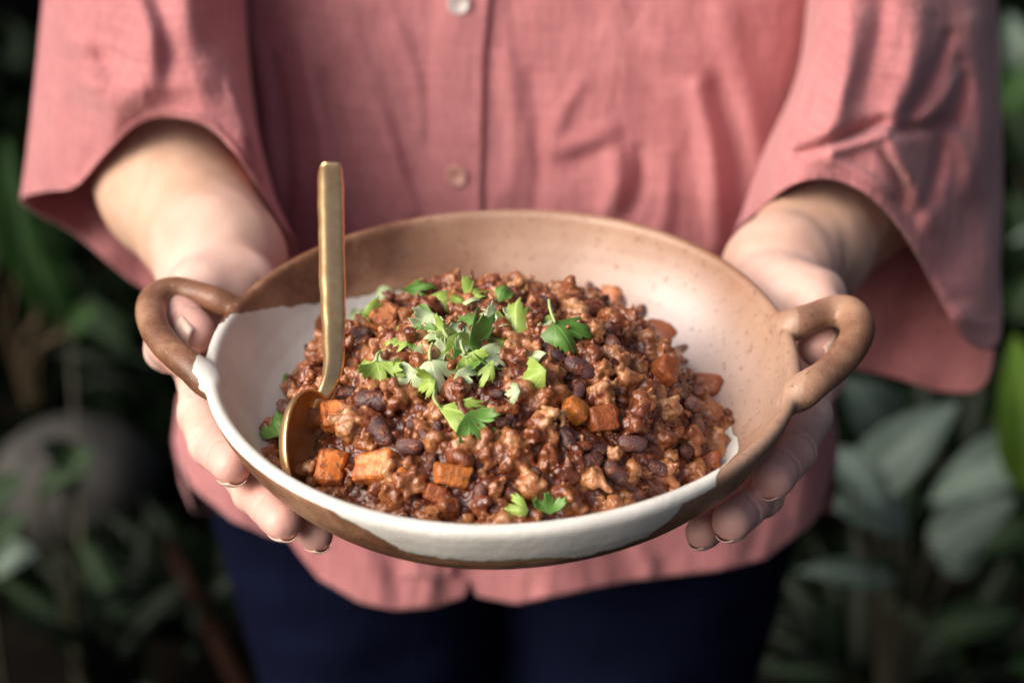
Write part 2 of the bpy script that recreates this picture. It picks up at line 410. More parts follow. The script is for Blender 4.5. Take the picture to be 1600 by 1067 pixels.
def build_bowl():
    root = empty('serving_bowl', fromB((0, 0, -.056)), 'round two-handled stoneware bowl half dipped in white glaze, held in both hands', 'bowl')
    f = Field((-.195, -.146, -.060), (.197, .146, .016), .00125)
    X = f.lo[0] + f.h * np.arange(f.n[0]); Y = f.lo[1] + f.h * np.arange(f.n[1]); Z = f.lo[2] + f.h * np.arange(f.n[2])
    ang = np.arctan2(Y[None, :], X[:, None])
    wob = 1 + .004 * np.sin(2 * ang + 1) + .0025 * np.sin(5 * ang + .6)
    r = np.hypot(X[:, None], Y[None, :]) * wob
    R3 = np.broadcast_to(r[:, :, None], f.n); Z3 = Z[None, None, :]
    f.F[:] = bowl_sdf2(R3, Z3 + .0009 * np.sin(3 * ang + 2)[:, :, None])
    for H, sd in ((HL, 1), (HR, 2)):
        q = np.array([np.append(ray_plane(a, b, -.001 if 0 < i < 9 else -.006), rr * .00083) for i, (a, b, rr) in enumerate(H)])
        q = spl(q, 40)
        for a, b in zip(q[:-1], q[1:]):
            f.cone(a[:3], b[:3], a[3] * (1 + .03 * math.sin(a[0] * 900)), b[3], .0035 if 0 else .0055, sd)
    # handles must not fill the inside of the bowl
    inner = (Z3 > wall_z(R3) + .0034) & (R3 < .1325) & (f.T > .01)
    f.F[inner] = np.maximum(f.F[inner], .0010)
    V, Q, T = f.surface()
    # light smoothing keeps the thrown look
    nb = np.zeros_like(V); cn = np.zeros(len(V))
    for _ in range(2):
        nb[:] = 0; cn[:] = 0
        for a, b in ((0, 1), (1, 2), (2, 3), (3, 0)):
            for q in range(3):
                nb[:, q] += np.bincount(Q[:, a], V[Q[:, b], q], len(V)) + np.bincount(Q[:, b], V[Q[:, a], q], len(V))
            cn += np.bincount(Q[:, a], minlength=len(V)) + np.bincount(Q[:, b], minlength=len(V))
        V = .5 * V + .5 * nb / cn[:, None]
    W = fromB(V); px, py, _ = proj(W)
    rr = np.hypot(V[:, 0], V[:, 1])
    zc = wall_z(rr)
    inside = (rr < .1366) & (V[:, 2] > zc)
    pin = [(262, 610), (306, 560), (322, 538), (350, 492), (420, 483), (500, 472), (640, 452), (760, 441), (850, 455), (1000, 530), (1117, 633), (1138, 657), (1151, 685), (1152, 708), (1126, 732), (1120, 745), (1120, 980), (240, 980)]
    pex = [(300, 580), (310, 556), (325, 545), (700, 700), (1128, 700), (1122, 738), (1105, 755), (1067, 787), (1050, 812), (1012, 838), (955, 859), (897, 870), (782, 876), (667, 870), (627, 858), (595, 840), (570, 825), (530, 807), (512, 793), (500, 779), (470, 769), (420, 737), (367, 695), (330, 640), (312, 600)]
    si = poly_sd(px, py, pin); se = poly_sd(px, py, pex)
    gl = np.where(inside, si, np.where(V[:, 1] < .03, se, -30))
    top = (V[:, 2] > -.004) & (rr > .131) & (rr < .142) & (V[:, 1] < .02)
    gl = np.where(top, np.maximum(gl, np.minimum(si, 30)), gl)
    glz = np.clip(.5 + gl / 60, 0, 1)
    # paler right and back inside: light on the wall and sky sheen painted in
    bl = np.where(inside | (rr > .128), sstep(-.06, .07, V[:, 0] + .35 * V[:, 1]), 0) * .75 * np.where(rr > .142, .3, 1)
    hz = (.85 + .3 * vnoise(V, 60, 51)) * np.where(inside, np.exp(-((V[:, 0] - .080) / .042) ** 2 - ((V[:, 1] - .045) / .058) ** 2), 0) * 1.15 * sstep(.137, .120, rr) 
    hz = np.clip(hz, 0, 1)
    hand = (rr > .1425) | ((T > .5) & (rr > .139))
    lip = np.where((V[:, 2] > -.0035) & (rr > .1385), .0, 0)
    # custom normals so that parts cut from one pot shade as one
    vn = f.normals(V, 2.2) @ BM
    hf = hand[Q].all(1)
    cx = V[Q][:, :, 0].mean(1)
    for nm, sel in (('body', ~hf), ('handle', hf & (cx < 0)), ('handle', hf & (cx > 0))):
        q = Q[sel]; u, inv = np.unique(q, return_inverse=True)
        o = mesh(nm, W[u], inv.reshape(-1, 4), MC, root)
        for an, arr in (('glaze', glz), ('painted_lit_side', bl), ('painted_sheen', hz), ('lip', lip)): fattr(o, an, arr[u])
        try: o.data.normals_split_custom_set_from_vertices([tuple(x) for x in vn[u]])
        except Exception as e: print('normals', e)
    return root
BOWL = build_bowl()

# ------------------------------------------------------------------ heap of food
HCX, HCY, HRX, HRY = -.005, -.016, .1075, .1080
def heap(x, y):
    x = np.asarray(x, float); y = np.asarray(y, float)
    rho = np.hypot((x - HCX) / HRX, (y - HCY) / HRY)
    h = -.050 + .065 * np.maximum(0, 1 - rho ** 2.3) ** .64
    h = h + .0022 * np.sin(x * 95 + 1.3) * np.sin(y * 88 + .4) + .0016 * np.sin(x * 210 + y * 120) * np.sin(y * 190 - 2)
    h = h + .0075 * np.exp(-(((x + .078) / .012) ** 2 + ((y + .070) / .014) ** 2))
    h = np.where(rho >= 1, -.052, h)
    return np.maximum(h, wall_z(np.hypot(x, y)) + .001)
def onheap(px, py, lift=0.0):
    o = toB(CC); d = P(px, py, 1.0) - CC; d = d @ BM.T; d /= np.linalg.norm(d)
    t = np.arange(.5, 1.05, .0006)
    q = o + t[:, None] * d
    under = q[:, 2] < heap(q[:, 0], q[:, 1]) + lift
    k = np.argmax(under) if under.any() else np.argmin(np.abs(q[:, 2]))
    return q[k]
BEANS = [(582, 622, 62, 8), (560, 582, 42, 30), (570, 532, 42, 60), (546, 547, 28, 80), (560, 517, 38, 20), (495, 600, 32, 70), (482, 547, 36, 60), (442, 635, 40, 50),
 (540, 612, 45, 10), (772, 475, 30, 20), (685, 443, 24, 0), (847, 465, 30, 40), (862, 477, 30, 80), (805, 455, 36, 70), (832, 445, 30, 10), (927, 450, 26, 60), (972, 472, 32, 100), (990, 495, 50, -25),
 (1057, 547, 36, 0), (910, 572, 56, 15), (955, 530, 50, 80), (865, 550, 48, 40), (1050, 576, 36, 30), (1084, 628, 46, -75), (862, 652, 32, 0), (1067, 562, 28, 40), (592, 674, 56, 66),
 (642, 662, 28, 90), (661, 677, 30, 45), (683, 669, 27, 80), (637, 695, 46, 10), (784, 660, 34, 0), (752, 770, 34, 80), (772, 795, 30, 0), (967, 738, 50, 10), (887, 682, 44, 60), (922, 716, 46, -20),
 (990, 692, 46, 0), (1092, 662, 46, -75), (1010, 646, 32, 10), (798, 768, 34, 50), (935, 700, 34, 0), (700, 640, 30, 30), (735, 490, 30, 0), (640, 475, 30, 20), (800, 655, 28, 60), (1075, 700, 40, -60), (1030, 730, 40, 20), (905, 610, 34, 90), (470, 585, 28, 60)]
CARROTS = [  # px, py, w, h(px), rotation deg, tone, label
 (587, 728, 76, 46, 4, 0, 'large bright orange carrot cube at the front left of the stew'),
 (523, 650, 46, 50, -6, 0, 'orange carrot cube just right of the spoon bowl, beside the long pale bean'),
 (518, 728, 50, 52, 12, 0, 'orange carrot cube against the lower edge of the spoon bowl'),
 (598, 497, 44, 48, 10, 1, 'pale salmon carrot cube at the back left below the oval leaf'),
 (545, 574, 38, 34, -20, 1, 'small peach carrot piece right of the spoon neck'),
 (500, 512, 22, 42, 12, 2, 'narrow rust coloured carrot sliver left of the spoon handle'),
 (1030, 522, 52, 32, 35, 2, 'rust coloured carrot wedge on the right shoulder of the heap'),
 (1105, 603, 52, 42, 25, 2, 'rust coloured carrot chunk at the far right edge of the heap'),
 (953, 467, 34, 36, 10, 1, 'peach carrot piece at the back right crest of the heap'),
 (900, 637, 40, 32, 15, 3, 'amber sauce covered carrot piece right of centre'),
 (943, 656, 46, 42, -15, 2, 'rust coloured carrot chunk in the middle of the right slope'),
 (708, 742, 54, 36, 10, 3, 'amber carrot piece in the sauce at the front centre'),
 (1042, 580, 44, 40, 20, 2, 'rust coloured carrot chunk below the right shoulder of the heap'),
 (1100, 722, 48, 28, -10, 2, 'flat rust coloured carrot piece against the rim at the front right'),
 (520, 470, 0, 0, 0, 0, ''),
 (680, 770, 40, 34, 20, 2, 'rust coloured carrot piece near the front rim'),
 (630, 745, 32, 30, 40, 3, 'small amber carrot bit right of the large bright carrot cube')]
CARROTS = [c for c in CARROTS if c[2] > 0]
def build_stew():
    keep = []
    for b in BEANS: q = onheap(b[0], b[1], .003); keep.append((q, b[2] * .5 * .28e-3 * .62))
    for c in CARROTS: q = onheap(c[0], c[1], .003); keep.append((q, min(c[2], c[3]) * .5 * .28e-3 * .72))
    K = np.array([k[0] for k in keep]); KR = np.array([k[1] for k in keep])
    h = .00078
    f = Field((-.118, -.134, -.056), (.124, .106, .036), h)
    X = f.lo[0] + h * np.arange(f.n[0]); Y = f.lo[1] + h * np.arange(f.n[1]); Z = f.lo[2] + h * np.arange(f.n[2])
    Hm = heap(X[:, None], Y[None, :]); rr = np.hypot(X[:, None], Y[None, :])
    Hm = Hm + .0007 * np.sin(X[:, None] * 900) * np.sin(Y[None, :] * 800)
    low = .0016 * np.sin(X[:, None] * 260 + 2 * np.sin(Y[None, :] * 140)) * np.sin(Y[None, :] * 290 + 1.5 * np.sin(X[:, None] * 170))
    base = (Z[None, None, :] - (Hm[:, :, None] - .0020 + low[:, :, None])) * .75
    wl = (wall_z(rr)[:, :, None] + .001 - Z[None, None, :])
    f.F[:] = np.maximum(base, wl); f.T[:] = .12
    for i in range(560):
        for _ in range(20):
            a = nr.uniform(0, 2 * math.pi); rho = math.sqrt(nr.uniform(0, 1)) * 1.0
            x = HCX + HRX * rho * math.cos(a); y = HCY + HRY * rho * math.sin(a)
            if math.hypot(x, y) < .127: break
        big = nr.random() < .50
        z = float(heap(x, y)) + (nr.uniform(-.003, .0030) if big else nr.uniform(-.003, .0012))
        c = np.array([x, y, z])
        size = nr.uniform(.0042, .0074) if big else nr.uniform(.0018, .0034)
        tone = float(np.clip(nr.normal(.58 if big else .42, .20), .12, .95))
        ax = nr.normal(size=3); ax /= np.linalg.norm(ax); el = nr.uniform(1, 1.7)
        for g in range(int(nr.integers(20, 34)) if big else int(nr.integers(5, 12))):
            o = nr.normal(size=3); o = o / np.linalg.norm(o) * size * nr.uniform(.35, 1) ** .5 * .8; o += ax * (o @ ax) * (el - 1)
            p = c + o
            if p[2] < wall_z(math.hypot(p[0], p[1])) + .0026: p[2] = wall_z(math.hypot(p[0], p[1])) + .0026
            gr = nr.uniform(.0010, .0028) if big else nr.uniform(.0008, .0021)
            if ((np.linalg.norm(K - p, axis=1) < KR + .0004 + gr * .5).any()): continue
            d = nr.normal(size=3) * gr * nr.uniform(.1, 1.1)
            f.cone(p, p + d, gr, gr * nr.uniform(.5, 1), .0013, float(np.clip(tone + nr.normal(0, .13), 0, 1)))
        if big:
            f.cone(c, c + ax * size * .4, size * .62, size * .5, .002, tone * .7) if not (np.linalg.norm(K - c, axis=1) < KR + size * .8).any() else None
    for i in range(1500):
        a = nr.uniform(0, 2 * math.pi); rho = math.sqrt(nr.uniform(0, 1)); x = HCX + HRX * rho * math.cos(a); y = HCY + HRY * rho * math.sin(a)
        # settle the tiny grain on whatever is there
        ix, iy = int((x - f.lo[0]) / h), int((y - f.lo[1]) / h)
        if not (0 <= ix < f.n[0] and 0 <= iy < f.n[1]): continue
        col_ = np.nonzero(f.F[ix, iy] < 0)[0]
        if len(col_) == 0: continue
        p = np.array([x, y, f.lo[2] + h * col_[-1] + .0003]); gr = nr.uniform(.0005, .0012)
        if (np.linalg.norm(K - p, axis=1) < KR + .0002).any() and nr.random() < .8: continue
        f.cone(p, p + nr.normal(size=3) * gr * .9, gr, gr * .7, .0005, float(np.clip(nr.normal(.6, .22), 0, 1)))
    f.F[:] = np.maximum(f.F, np.maximum(wl, (rr - .1325)[:, :, None]))
    V, Q, T = f.surface()
    # fine crinkle of the crumbs
    Pq = V[Q]; fn = np.cross(Pq[:, 2] - Pq[:, 0], Pq[:, 3] - Pq[:, 1])
    vn = np.stack([sum(np.bincount(Q[:, c], fn[:, q], len(V)) for c in range(4)) for q in range(3)], 1)
    vn /= np.linalg.norm(vn, axis=1)[:, None] + 1e-12
    V = V + vn * (.0005 * vnoise(V, 620, 8) + .00036 * vnoise(V, 1300, 3) + .00026 * vnoise(V, 2600, 4))[:, None]
    o = mesh('bean_stew', fromB(V), Q, MM)
    fattr(o, 'tone', T)
    prop(o, 'heap of crumbled brown mince in glossy tomato sauce filling the bowl', 'stew', kind='stuff')
build_stew()

def place(o, q, rot=None, scale=None):
    """put an object with local mesh at bowl point q; rot is a 3x3 (columns = axes in bowl frame)"""
    R = BM.T @ (rot if rot is not None else np.eye(3))
    m = Matrix([[*R[i], 0] for i in range(3)] + [[0, 0, 0, 1]])
    o.matrix_basis = Matrix.Translation(Vector(fromB(q))) @ m @ Matrix.Diagonal(Vector((*(scale or (1, 1, 1)), 1)))
def heapn(q):
    e = .004; gx = (heap(q[0] + e, q[1]) - heap(q[0] - e, q[1])) / (2 * e); gy = (heap(q[0], q[1] + e) - heap(q[0], q[1] - e)) / (2 * e)
    n = np.array([-gx, -gy, 1.0]); return n / np.linalg.norm(n)
def frame(n, ang):
    a = np.array([math.cos(ang), math.sin(ang), 0]); a = a - n * (a @ n); a /= np.linalg.norm(a)
    return np.stack([a, np.cross(n, a), n], 1)
def bean_mesh(var):
    U, Vn = 20, 14; V = []
    for i in range(Vn + 1):
        th = math.pi * i / Vn
        for j in range(U):
            ph = 2 * math.pi * j / U
            x = math.cos(th); s = math.sin(th) ** .85
            y = s * math.cos(ph); z = s * math.sin(ph)
            y = y * (1 - .10 * x) + .28 * x * x - .12
            if y < 0: y *= (1 - .28 * math.exp(-(x / .35) ** 2))
            V.append((x, y * .60, z * .52))
    V = np.array(V); V = V * (1 + .045 * vnoise(V, 3.2, 10 + var) + .018 * vnoise(V, 9, 40 + var))[:, None]
    me = bpy.data.meshes.new('bean'); F = grid_faces(Vn + 1, U, True)
    me.from_pydata([tuple(v) for v in V], [], [tuple(int(k) for k in q) for q in F])
    me.polygons.foreach_set('use_smooth', [True] * len(me.polygons)); me.materials.append(MB); return me
BMS = [bean_mesh(i) for i in range(5)]
LAND = [(485, 670, 'the spoon bowl'), (515, 560, 'the spoon handle foot')]
LAND += [(c[0], c[1], t) for c, t in zip(CARROTS, ['the large front carrot cube', 'the carrot cube beside the spoon bowl', 'the lowest carrot cube by the spoon', 'the salmon back left carrot cube', 'the peach carrot bit by the spoon neck', 'the carrot sliver left of the spoon', 'the right shoulder carrot wedge', 'the far right carrot chunk', 'the back crest carrot piece', 'the amber carrot right of centre', 'the right slope carrot chunk', 'the amber front centre carrot', 'the chunk below the right shoulder', 'the flat front right carrot', 'the carrot near the front rim', 'the small amber carrot bit'])]
used = set()
extra = []
tries = 0
while len(extra) < 20 and tries < 4000:
    tries += 1
    x, y = rnd.uniform(470, 1120), rnd.uniform(450, 780)
    q = onheap(x, y, .002)
    if math.hypot((q[0] - HCX) / HRX, (q[1] - HCY) / HRY) > .9: continue
    if any(math.hypot(x - b[0], y - b[1]) < 38 for b in BEANS + CARROTS + extra): continue
    extra.append((x, y, rnd.uniform(26, 40), rnd.uniform(0, 180)))
ORD = ['', 'second ', 'third ', 'fourth ', 'fifth ', 'sixth ', 'seventh ']
bl = []
for i, (x, y, L, a) in enumerate(BEANS + extra):
    q = onheap(x, y, .0032); n = heapn(q); d_ = proj(fromB(q))[2]
    n = n + np.array([rnd.uniform(-.35, .35), rnd.uniform(-.35, .35), 0]); n /= np.linalg.norm(n)
    s = max(L, 28) * d_ / FPX * .5 * (1.03 if i < len(BEANS) else .95)
    c = q - n * (.0014 + (.0012 if i >= len(BEANS) else 0))
    lx, ly, lt = min(LAND, key=lambda l: math.hypot(l[0] - x, l[1] - y))
    dx, dy = x - lx, y - ly
    dirs = ('right of' if dx > 0 else 'left of') if abs(dx) > abs(dy) else ('in front of' if dy > 0 else 'behind')
    bl.append([math.hypot(dx, dy), (lt, dirs), i, c, n, s, -a, L])
from collections import defaultdict
cnt = defaultdict(list)
for b in bl: cnt[b[1]].append(b)
lab = {}
for k, v in cnt.items():
    v.sort(key=lambda b: b[0])
    for j, b in enumerate(v):
        sz = 'large' if b[7] > 43 else ('small' if b[7] < 31 else 'medium')
        lab[b[2]] = f"{sz} dark bean, {['nearest', 'second nearest', 'third nearest', 'fourth nearest', 'fifth nearest', 'sixth nearest', 'seventh nearest', 'eighth nearest'][min(j, 7)]} {k[1]} {k[0]}"
for b in bl:
    i, c, n, s = b[2], b[3], b[4], b[5]
    o = bpy.data.objects.new('black_bean', BMS[i % 5]); COL.objects.link(o)
    place(o, c, frame(n, math.radians(b[6] + rnd.uniform(-8, 8))), (s, s * 1.05, s))
    prop(o, lab[i], 'bean', 'dark beans in the stew')

MCAR = [mat_carrot('orange carrot', (.66, .17, .03), (.80, .29, .07), .75), mat_carrot('pale carrot', (.58, .19, .075), (.70, .31, .14), .7),
        mat_carrot('sauced carrot', (.25, .065, .020), (.40, .12, .038), 1.0), mat_carrot('amber carrot', (.42, .12, .02), (.56, .21, .04), .95)]
import bmesh
for (x, y, wd, ht, a, tone, label) in CARROTS:
    bm = bmesh.new(); bmesh.ops.create_cube(bm, size=1)
    q = onheap(x, y, .003); d_ = proj(fromB(q))[2]; k = d_ / FPX
    for v in bm.verts:
        v.co = Vector((v.co.x * wd * k * rnd.uniform(.86, 1.1), v.co.y * ht * k * rnd.uniform(.86, 1.1), v.co.z * min(wd, ht) * k * rnd.uniform(.8, 1.05)))
    bmesh.ops.bevel(bm, geom=list(bm.edges), offset=min(.0034, min(wd, ht) * k * .28), segments=3, affect='EDGES', profile=.6)
    bmesh.ops.subdivide_edges(bm, edges=list(bm.edges), cuts=2, use_grid_fill=True)
    for v in bm.verts:
        p = np.array(v.co); dn = float(vnoise(p, 900, 5)) * .0005 + float(vnoise(p, 300, 6 + x)) * .0011
        v.co += Vector(p / (np.linalg.norm(p) + 1e-9)) * dn
    me = bpy.data.meshes.new('carrot_cube'); bm.to_mesh(me); bm.free()
    me.polygons.foreach_set('use_smooth', [True] * len(me.polygons)); me.materials.append(MCAR[tone])
    o = bpy.data.objects.new('carrot_cube', me); COL.objects.link(o)
    n = heapn(q); tocam = toB(CC) - q; tocam /= np.linalg.norm(tocam)
    n = n * .55 + tocam * .45 + np.array([rnd.choice((-1, 1)) * rnd.uniform(.12, .34), rnd.uniform(-.1, .25), 0]); n /= np.linalg.norm(n)
    place(o, q - n * .0012, frame(n, math.radians(-a)))
    prop(o, label, 'carrot cube', 'carrot pieces in the stew')

# ------------------------------------------------------------------ coriander
MCOR = [mat_leaf('bright coriander', (.27, .43, .06), (.45, .60, .15), .25, .4), mat_leaf('pale coriander', (.45, .60, .30), (.62, .72, .45), .2, .4),
        mat_leaf('dark coriander', (.09, .22, .03), (.17, .35, .07), .2, .4)]
MSTEM = mat_plain('coriander stalk', (.42, .52, .20), .4)
def coriander(x, y, L, ang, tilt, shape, tone, label, curl=1.0, stem=None, lift=.007, stand=0.0):
    """L px length, ang degrees of the tip in the picture plane (0 = right, 90 = up), shape: lobes"""
    q = onheap(x, y, .0045); d_ = proj(fromB(q))[2]; k = d_ / FPX; Ls = L * k * 1.12; curl *= 1.25
    n = heapn(q); tc = toB(CC) - q; tc /= np.linalg.norm(tc)
    n = n * .5 + tc * (.5 + stand); n += np.array([rnd.uniform(-.2, .2), rnd.uniform(-.15, .15), 0]) * tilt; n /= np.linalg.norm(n)
    fr = frame(n, math.radians(ang))
    A, Bn = 91, 12
    V = []; ve = []
    for i in range(A):
        u = -1 + 2 * i / (A - 1)
        th = u * {'fan': 1.15, 'oval': .62, 'long': .55, 'maple': 1.35}[shape]
        if shape == 'oval': R = 1 - .25 * abs(u) ** 2 - .5 * max(0, abs(u) - .7)
        else:
            lob = {'fan': 2.5, 'long': 2.0, 'maple': 3.0}[shape]
            R = .56 + .44 * abs(math.cos(math.pi * 1.5 * u * (lob / 2.5))) ** .8
            tw = (u * 5.2 + x * .37) % 1.0; R *= 1 + .20 * abs(2 * tw - 1) - .12 + .05 * math.cos(u * math.pi * 23 + y)
            R *= (1 - .20 * abs(u) ** 2.5)
            if shape == 'long': R = R * (1 - .35 * abs(u))
        for j in range(Bn):
            s = j / (Bn - 1); r = s * R
            X = r * math.cos(th) ; Y = r * math.sin(th) * (.75 + .25 * s)
            X0 = X; Y0 = Y; rho = r
            z = curl * (.75 * Y0 * Y0 * (1 if (int(x) % 2) else -1) - .30 * X0 * X0) + .07 * math.sin(9 * Y0 + x) * X0 * 1.6 + .06 * math.sin(7 * X0 + y)
            V.append(((X - .5) * Ls, Y * Ls * 1.1, z * Ls))
            ve.append(max(math.exp(-(Y / .018) ** 2), .8 * math.exp(-((abs(th) - .55 * abs(th) / max(abs(th), 1e-6) * 1) / .05) ** 2)) * s ** .3)
    V = np.array(V); W = fromB(q + n * (lift - .0035) + V @ fr.T)
    root = empty('coriander_leaf', fromB(q), label, 'herb leaf', 'chopped coriander on the stew')
    o = mesh('blade', W, grid_faces(A, Bn), MCOR[tone], root); fattr(o, 'vein', ve); solid(o, .00035, 0)
    if stem:
        a = np.array([(-.5 + .06) * Ls, 0, .0]); pts = [a, a + np.array([-.35 * stem * Ls, .04 * Ls, .03 * Ls]), a + np.array([-.7 * stem * Ls, .11 * Ls, .02 * Ls]), a + np.array([-stem * Ls, .22 * Ls, -.06 * Ls])]
        tube('stalk', fromB(q + n * (lift - .0035) + spl(pts, 12) @ fr.T), [.0008] * 12, MSTEM, root, 6)
    return root
def tube(name, pts, rad, mat, parent=None, n=10, caps=True, flat=1.0, **kw):
    pts = np.asarray(pts, float); V = []
    T = np.gradient(pts, axis=0); T /= np.linalg.norm(T, axis=1)[:, None]
    up = np.array([0.13, .21, .97]); A = np.cross(T[0], up); A /= np.linalg.norm(A)
    for p, t, r in zip(pts, T, rad):
        A = A - t * (A @ t); A /= np.linalg.norm(A); B = np.cross(t, A)
        for j in range(n):
            w_ = 2 * math.pi * j / n; V.append(p + r * (math.cos(w_) * A + flat * math.sin(w_) * B))
    F = [tuple(int(k) for k in q) for q in grid_faces(len(pts), n, True)]
    if caps: F += [tuple(range(n))[::-1], tuple(range((len(pts) - 1) * n, len(pts) * n))]
    return mesh(name, V, F, mat, parent)
COR = [
 (604, 462, 30, 180, 1, 'oval', 1, 'small pale oval coriander leaf at the back left of the heap', .6, None),
 (655, 455, 50, 10, 1, 'long', 2, 'dark green coriander leaf lying at the back beside the pale oval leaf', .8, None),
 (704, 464, 62, 50, 1, 'fan', 0, 'folded light coriander leaf with a stalk pointing left at the back', 1.6, .7),
 (745, 463, 34, 30, 1, 'fan', 0, 'small frilly coriander leaf right of the folded back leaf', 1, None),
 (786, 462, 32, 70, 1, 'oval', 2, 'small mid green coriander leaf at the back centre of the heap', 1, None),
 (778, 512, 76, 120, 1, 'fan', 0, 'largest bright coriander leaf standing up, left lobe', .9, None),
 (806, 505, 74, 82, 1, 'fan', 0, 'bright upright coriander leaf right of the largest leaf', .9, None),
 (600, 543, 92, 38, 1, 'long', 0, 'long frilly yellow green coriander leaf above the front left bean', 1.0, None),
 (606, 570, 44, -10, 1, 'fan', 1, 'pale coriander lobe just under the long frilly leaf', 1.4, None),
 (591, 588, 42, -75, 1, 'fan', 0, 'coriander lobe pointing down toward the long front left bean', 1, .4),
 (647, 545, 22, 90, 1, 'oval', 2, 'tiny dark coriander scrap between the long leaf and the centre cluster', 1, None),
 (680, 538, 52, 60, 1, 'fan', 1, 'pale frilly coriander leaf on the left of the centre cluster', 1, None),
 (712, 522, 54, 30, 1, 'fan', 0, 'frilly coriander leaf at the top of the centre cluster', 1.2, .3),
 (722, 548, 50, -40, 1, 'fan', 0, 'coriander leaf in the middle of the centre cluster', 1.3, .4),
 (757, 548, 58, 10, 1, 'maple', 2, 'darker broad coriander leaf on the right of the centre cluster', 1, None),
 (750, 527, 44, 60, 1, 'fan', 1, 'pale coriander leaf tucked under the upright bright leaves', 1, None),
 (634, 584, 42, 195, 1, 'oval', 1, 'pale smooth oval coriander leaf left of the fan shaped leaf', .7, .6),
 (680, 590, 50, -80, 1, 'fan', 1, 'fan shaped light coriander leaf with frilly lower edge near the middle', .8, .5),
 (686, 572, 36, 80, 1, 'oval', 0, 'small folded coriander leaf above the fan shaped leaf', 1.6, None),
 (737, 570, 34, -60, 1, 'fan', 0, 'small rounded coriander leaf below the centre cluster', 1, .6),
 (760, 586, 42, -110, 1, 'long', 0, 'narrow coriander strip hanging down right of the centre', 1.6, None),
 (824, 592, 58, 205, 1, 'fan', 0, 'folded light coriander leaf alone in the middle right', 2.0, None),
 (882, 532, 58, -60, 1, 'maple', 2, 'dark jagged coriander leaf with a curved stalk on the right side', .8, .6),
 (852, 514, 36, 60, 1, 'long', 1, 'small pointed pale coriander leaf left of the dark jagged leaf', 1, None),
 (732, 652, 96, -28, 1, 'long', 0, 'large tapering coriander leaf at the front centre above the beans', .8, .2),
 (745, 668, 46, -60, 1, 'fan', 2, 'coriander lobe under the large tapering front leaf', .8, None),
 (555, 500, 32, 80, 1, 'oval', 1, 'small coriander leaf right of the spoon handle', .6, None),
 (456, 596, 46, 65, 1, 'long', 2, 'dark coriander leaf against the white left wall of the bowl', .8, None),
 (436, 664, 44, 100, 1, 'fan', 2, 'dark frilly coriander leaf left of the spoon bowl', .8, None),
 (806, 797, 32, 175, 1, 'fan', 0, 'coriander leaf at the front rim, left of a pair', .8, None),
 (855, 787, 32, 100, 1, 'fan', 2, 'coriander leaf at the front rim, right of a pair', .8, None),
 (650, 510, 30, -25, 1, 'long', 1, 'pale thin coriander stalk piece behind the centre cluster', .4, None),
 (622, 528, 40, 60, 1, 'fan', 0, 'frilly coriander lobe at the upper end of the long yellow green leaf', 1.4, None),
 (700, 556, 34, -120, 1, 'fan', 0, 'small coriander lobe left of the middle of the centre cluster', 1.4, None),
 (742, 512, 30, 130, 1, 'maple', 0, 'small jagged coriander leaf just left of the upright leaves', 1.2, None),
 (672, 505, 26, 40, 1, 'oval', 0, 'tiny folded coriander scrap above the left of the centre cluster', 1.6, None),
 (728, 592, 26, -60, 1, 'maple', 1, 'tiny pale coriander scrap right of the fan shaped leaf', 1.2, None),
 (770, 560, 36, -40, 1, 'maple', 1, 'pale edged coriander lobe under the darker broad leaf', 1.4, None)]
sc_spots = []
while len(sc_spots) < 26:
    x, y = rnd.gauss(705, 62), rnd.gauss(538, 36)
    if not (560 < x < 860 and 460 < y < 625) or any(math.hypot(x - a, y - b) < 13 for a, b in sc_spots): continue
    sc_spots.append((x, y))
LF = [(600, 543, 'the long frilly leaf'), (680, 590, 'the fan shaped pale leaf'), (724, 546, 'the centre leaf cluster'), (806, 500, 'the upright bright leaf'), (704, 464, 'the folded leaf at the back')]
seen_ = defaultdict(int)
for x, y in sorted(sc_spots, key=lambda p: min(math.hypot(p[0] - a, p[1] - b) for a, b, _ in LF)):
    a_, b_, nm_ = min(LF, key=lambda l: math.hypot(l[0] - x, l[1] - y)); dx, dy = x - a_, y - b_
    dr_ = ('right of' if dx > 0 else 'left of') if abs(dx) > abs(dy) else ('in front of' if dy > 0 else 'behind')
    k_ = seen_[(nm_, dr_)]; seen_[(nm_, dr_)] += 1; tn_ = rnd.choice((0, 0, 1, 1, 2))
    r_ = coriander(x, y, rnd.uniform(20, 34), rnd.uniform(-180, 180), 1.6, rnd.choice(('fan', 'maple', 'fan', 'oval')), tn_,
                   f"{['bright', 'pale', 'dark'][tn_]} torn coriander scrap, {['nearest', 'second nearest', 'third nearest', 'fourth nearest', 'fifth nearest', 'sixth nearest'][min(k_, 5)]} {dr_} {nm_}", curl=rnd.uniform(1, 2), lift=.0075)
    r_['group'] = 'small torn coriander scraps'
for c in COR: coriander(*c[:8], curl=c[8], stem=c[9], stand=.35 if c[1] in (512, 505) else 0)

